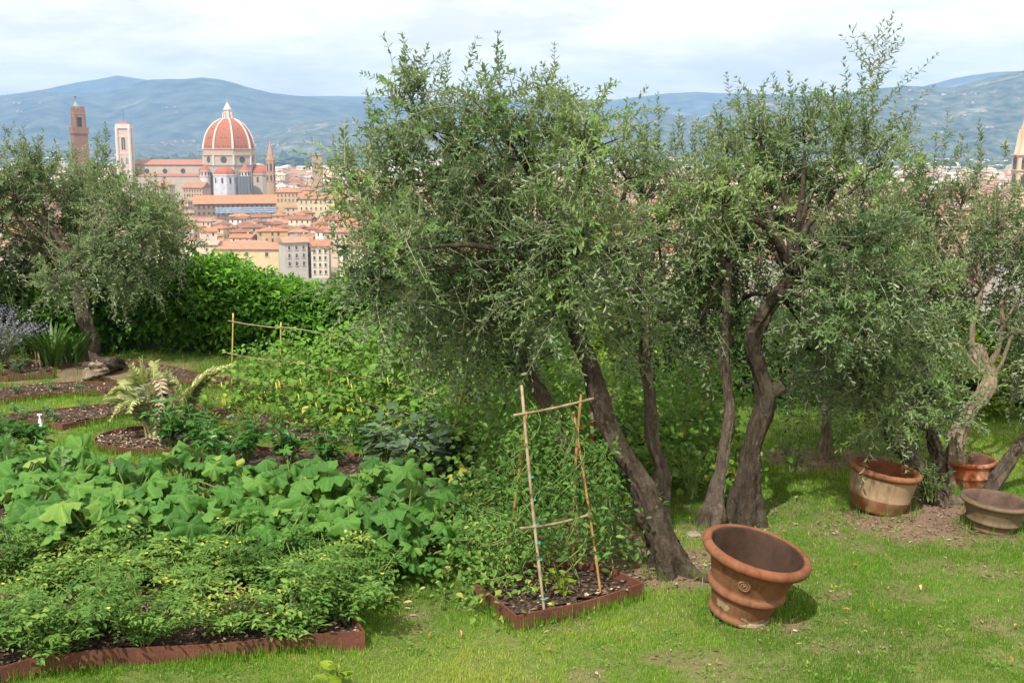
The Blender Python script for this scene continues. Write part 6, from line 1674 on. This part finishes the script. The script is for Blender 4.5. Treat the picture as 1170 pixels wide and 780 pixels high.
pot('upright orange terracotta pot under the pale forked olive', (1104, 552), P_OR, 14, T_OR, (0, 0), sink=.01, scale=.98)
P_GREY = [(.0, .0), (.175, .0), (.186, .006), (.192, .03), (.188, .045), (.21, .085), (.228, .09), (.232, .105), (.224, .115), (.235, .15), (.262, .23), (.268, .24), (.290, .244), (.302, .258), (.302, .276), (.292, .286), (.268, .288), (.255, .28), (.250, .25), (.21, .12), (.18, .05), (0, .045)]
T_GREY = terra_mat('weathered_terracotta', (.125, .072, .037), (.065, .042, .026), (.18, .14, .09), -.3, .3, .6, (.06, .038, .028))
pot('squat weathered grey brown pot at the right edge', (1133, 603), P_GREY, 15, T_GREY, (5, 1), sink=.02, scale=.98)

# ------------------------------------------------------------------ grass, fallen leaves
def build_grass():
    g = np.random.default_rng(91)
    N = 820000
    u = g.random(N); Y0, Y1 = 5.3, 19.3; q = -.55
    Y = (Y0 ** q + u * (Y1 ** q - Y0 ** q)) ** (1 / q)
    px = g.uniform(-120, 1290, N); X = (px - 585) / FPX * (Y * math.cos(PITCH) + CAM_H * math.sin(PITCH))
    keep = g.random(N) > dirt_at(X, Y) * 1.05
    for P in BEDS: keep &= ~poly_in(P, X, Y)
    X, Y = X[keep], Y[keep]; N = len(X)
    big = fbm(X * .9, Y * .9, 12); med = .5 * fbm(X * 3.1, Y * 3.1, 15) + .5 * fbm(X * 8, Y * 8, 17, 3) + .02
    k = g.random(N) < np.clip(.6 + (med - .40) * 3.2, .06, 1); X, Y, big, med = X[k], Y[k], big[k], med[k]; N = len(X)
    Z = gz(X, Y) - .004
    sc = np.clip(Y / 9, .8, 1.7) ** .8
    h = (.02 + .032 * g.random(N) ** 1.5) * (.55 + 1.5 * np.clip(med - .3, 0, .5)) * sc
    # longer grass against the bed edges and trunks
    for P in BEDS:
        c = P.mean(0); r = np.abs(P - c).max() + .4
        m_ = (np.abs(X - c[0]) < r) & (np.abs(Y - c[1]) < r)
        if not m_.any(): continue
        d = np.full(m_.sum(), 9.)
        for i in range(len(P)):
            a, b = P[i], P[(i + 1) % len(P)]; ab = b - a; t = np.clip(((X[m_] - a[0]) * ab[0] + (Y[m_] - a[1]) * ab[1]) / (ab @ ab), 0, 1)
            d = np.minimum(d, np.hypot(X[m_] - a[0] - t * ab[0], Y[m_] - a[1] - t * ab[1]))
        h[m_] *= 1 + 1.0 * np.exp(-d / .07) * g.random(m_.sum())
    # tufts leaning over the steel edges
    for P in BEDS:
        nx_ = np.roll(P, -1, 0); le = np.hypot(*(nx_ - P).T); m_ = int(le.sum() * 260)
        k_ = g.choice(len(P), m_, p=le / le.sum()); t_ = g.random(m_)[:, None]
        q_ = P[k_] * (1 - t_) + nx_[k_] * t_; nv_ = nrm(np.column_stack([(nx_ - P)[k_], np.zeros(m_)])); o_ = np.column_stack([nv_[:, 1], -nv_[:, 0]])
        q_ = q_ + o_ * (.01 + .06 * g.random(m_) ** 2)[:, None]
        w_ = fbm(q_[:, 0] * 2.2, q_[:, 1] * 2.2, 51) > .42; q_ = q_[w_]; m_ = len(q_)
        X = np.append(X, q_[:, 0]); Y = np.append(Y, q_[:, 1]); Z = np.append(Z, gz(q_[:, 0], q_[:, 1]) - .004); h = np.append(h, .045 + .075 * g.random(m_)); sc = np.append(sc, np.full(m_, 1.0)); big = np.append(big, np.full(m_, .44)); med = np.append(med, np.full(m_, .5))
    for cx_, cy_, r_, nn in ((*G(846, 706)[:2], .25, 420), (*G(1001, 582)[:2], .27, 300), (*G(1133, 604)[:2], .22, 250), (*G(775, 655)[:2], .2, 350), (*G(849, 597)[:2], .2, 300), (*G(811, 600)[:2], .14, 220), (*G(757, 602)[:2], .13, 200), (*G(944, 523)[:2], .12, 150), (*G(97, 411)[:2], .35, 300), (*G(120, 428)[:2], .4, 300)):
        t_ = g.random(nn) * 6.28; rr_ = r_ * (1 + .45 * g.random(nn) ** 1.5); q_ = np.column_stack([cx_ + np.cos(t_) * rr_, cy_ + np.sin(t_) * rr_]); w_ = fbm(q_[:, 0] * 4, q_[:, 1] * 4, 61) > .42; q_ = q_[w_]; m_ = len(q_)
        X = np.append(X, q_[:, 0]); Y = np.append(Y, q_[:, 1]); Z = np.append(Z, gz(q_[:, 0], q_[:, 1]) - .004); h = np.append(h, .04 + .09 * g.random(m_)); sc = np.append(sc, np.full(m_, 1.0)); big = np.append(big, np.full(m_, .44)); med = np.append(med, np.full(m_, .5))
    N = len(X)
    a = g.random(N) * 6.28; lean = .15 + .75 * g.random(N) ** 1.3
    D = np.column_stack([np.cos(a) * lean, np.sin(a) * lean, np.ones(N)])
    U = np.column_stack([np.cos(a), np.sin(a), np.full(N, .3)])
    r = .33 + 1.5 * (big - .47) + .8 * (med - .47) + g.normal(size=N) * .17
    r = np.where(g.random(N) < .035 + .35 * np.clip(big - .5, 0, 1) * (X > -1), .93 + .07 * g.random(N), np.clip(r, 0, .9))
    mb = MB(); leaves(mb, np.column_stack([X, Y, Z]), D, -U, h, .0048 * sc * (.7 + .6 * g.random(N)), T_BLADE, 0, r)
    tag(mb.build('grass', M_GRASS), kind='stuff')
    # clover and small weeds among the grass
    N = 2600; Y = g.uniform(5.4, 15, N) ** 1.0; px = g.uniform(-60, 1230, N); X = (px - 585) / FPX * (Y * math.cos(PITCH) + CAM_H * math.sin(PITCH))
    w = fbm(X * 1.7, Y * 1.7, 33) > .52; X, Y = X[w], Y[w]
    kk = np.ones(len(X), bool)
    for P in BEDS: kk &= ~poly_in(P, X, Y)
    X, Y = X[kk], Y[kk]; C = np.column_stack([X, Y, gz(X, Y) + .03])
    mb = MB(); clump_leaves(mb, C - [0, 0, .015], np.full(len(C), .05), 9, .022, .6, g, flat=.5, tint=np.clip(g.normal(.5, .2, len(C)), 0, 1))
    tag(mb.build('lawn_weeds', M_BEAN), kind='stuff')
    N = 90; Y = g.uniform(5.6, 14, N); px = g.uniform(420, 1200, N); X = (px - 585) / FPX * (Y * math.cos(PITCH) + CAM_H * math.sin(PITCH))
    mb = MB(); leaves(mb, np.column_stack([X, Y, gz(X, Y) + .045]), rdir(N, g) * [1, 1, .25], np.array([0, 0, 1]) + .5 * rdir(N, g), .04 + .03 * g.random(N), .022, T_OVATE, 0, g.random(N))
    tag(mb.build('fallen_leaves', leaf_mat('fallen_leaf', [(0, (.22, .1, .03)), (.6, (.4, .22, .06)), (1, (.5, .4, .22))], trans=.1)), kind='stuff')
build_grass()
def build_litter():
    g = np.random.default_rng(17); N = 16000
    Y = g.uniform(6.5, 13, N); px = g.uniform(420, 1230, N); X = (px - 585) / FPX * (Y * math.cos(PITCH) + CAM_H * math.sin(PITCH))
    k = g.random(N) < dirt_at(X, Y) ** 1.5 * .85 + .004; X, Y = X[k], Y[k]; N = len(X)
    mb = MB(); leaves(mb, np.column_stack([X, Y, gz(X, Y) + .008 + .01 * g.random(N)]), rdir(N, g) * [1, 1, .2], np.array([0, 0, 1]) + .5 * rdir(N, g), .03 + .03 * g.random(N), .01 + .008 * g.random(N), T_OLEAF, 0, np.clip(g.normal(.3, .22, N), 0, 1))
    tag(mb.build('leaf_litter', M_CHIP), kind='stuff')
build_litter()
def stone_(label, px, py, r, seed):
    g = np.random.default_rng(seed); f = G(px, py); root = None
    mb = MB(); lathe(mb, [(.05, -.5), (.7, -.4), (1, 0), (.8, .4), (.4, .62), (.03, .66)], 12); V = mb.V[0]; V = V * r * (1 + .18 * g.normal(size=(len(V), 1))) * [1, .8, .75]
    mb.V = [V + f]; o = mb.build('stone', plain('pale_stone', (.24, .21, .17), .9, .1, 12, .2), None, True, loc=f); tag(o, label, 'stone')
stone_('pale stone on the earth between the tripod bed and the dark trunk', 714, 643, .035, 1)
stone_('flat brown stone beside the foot of the knotted olive', 792, 612, .07, 2)
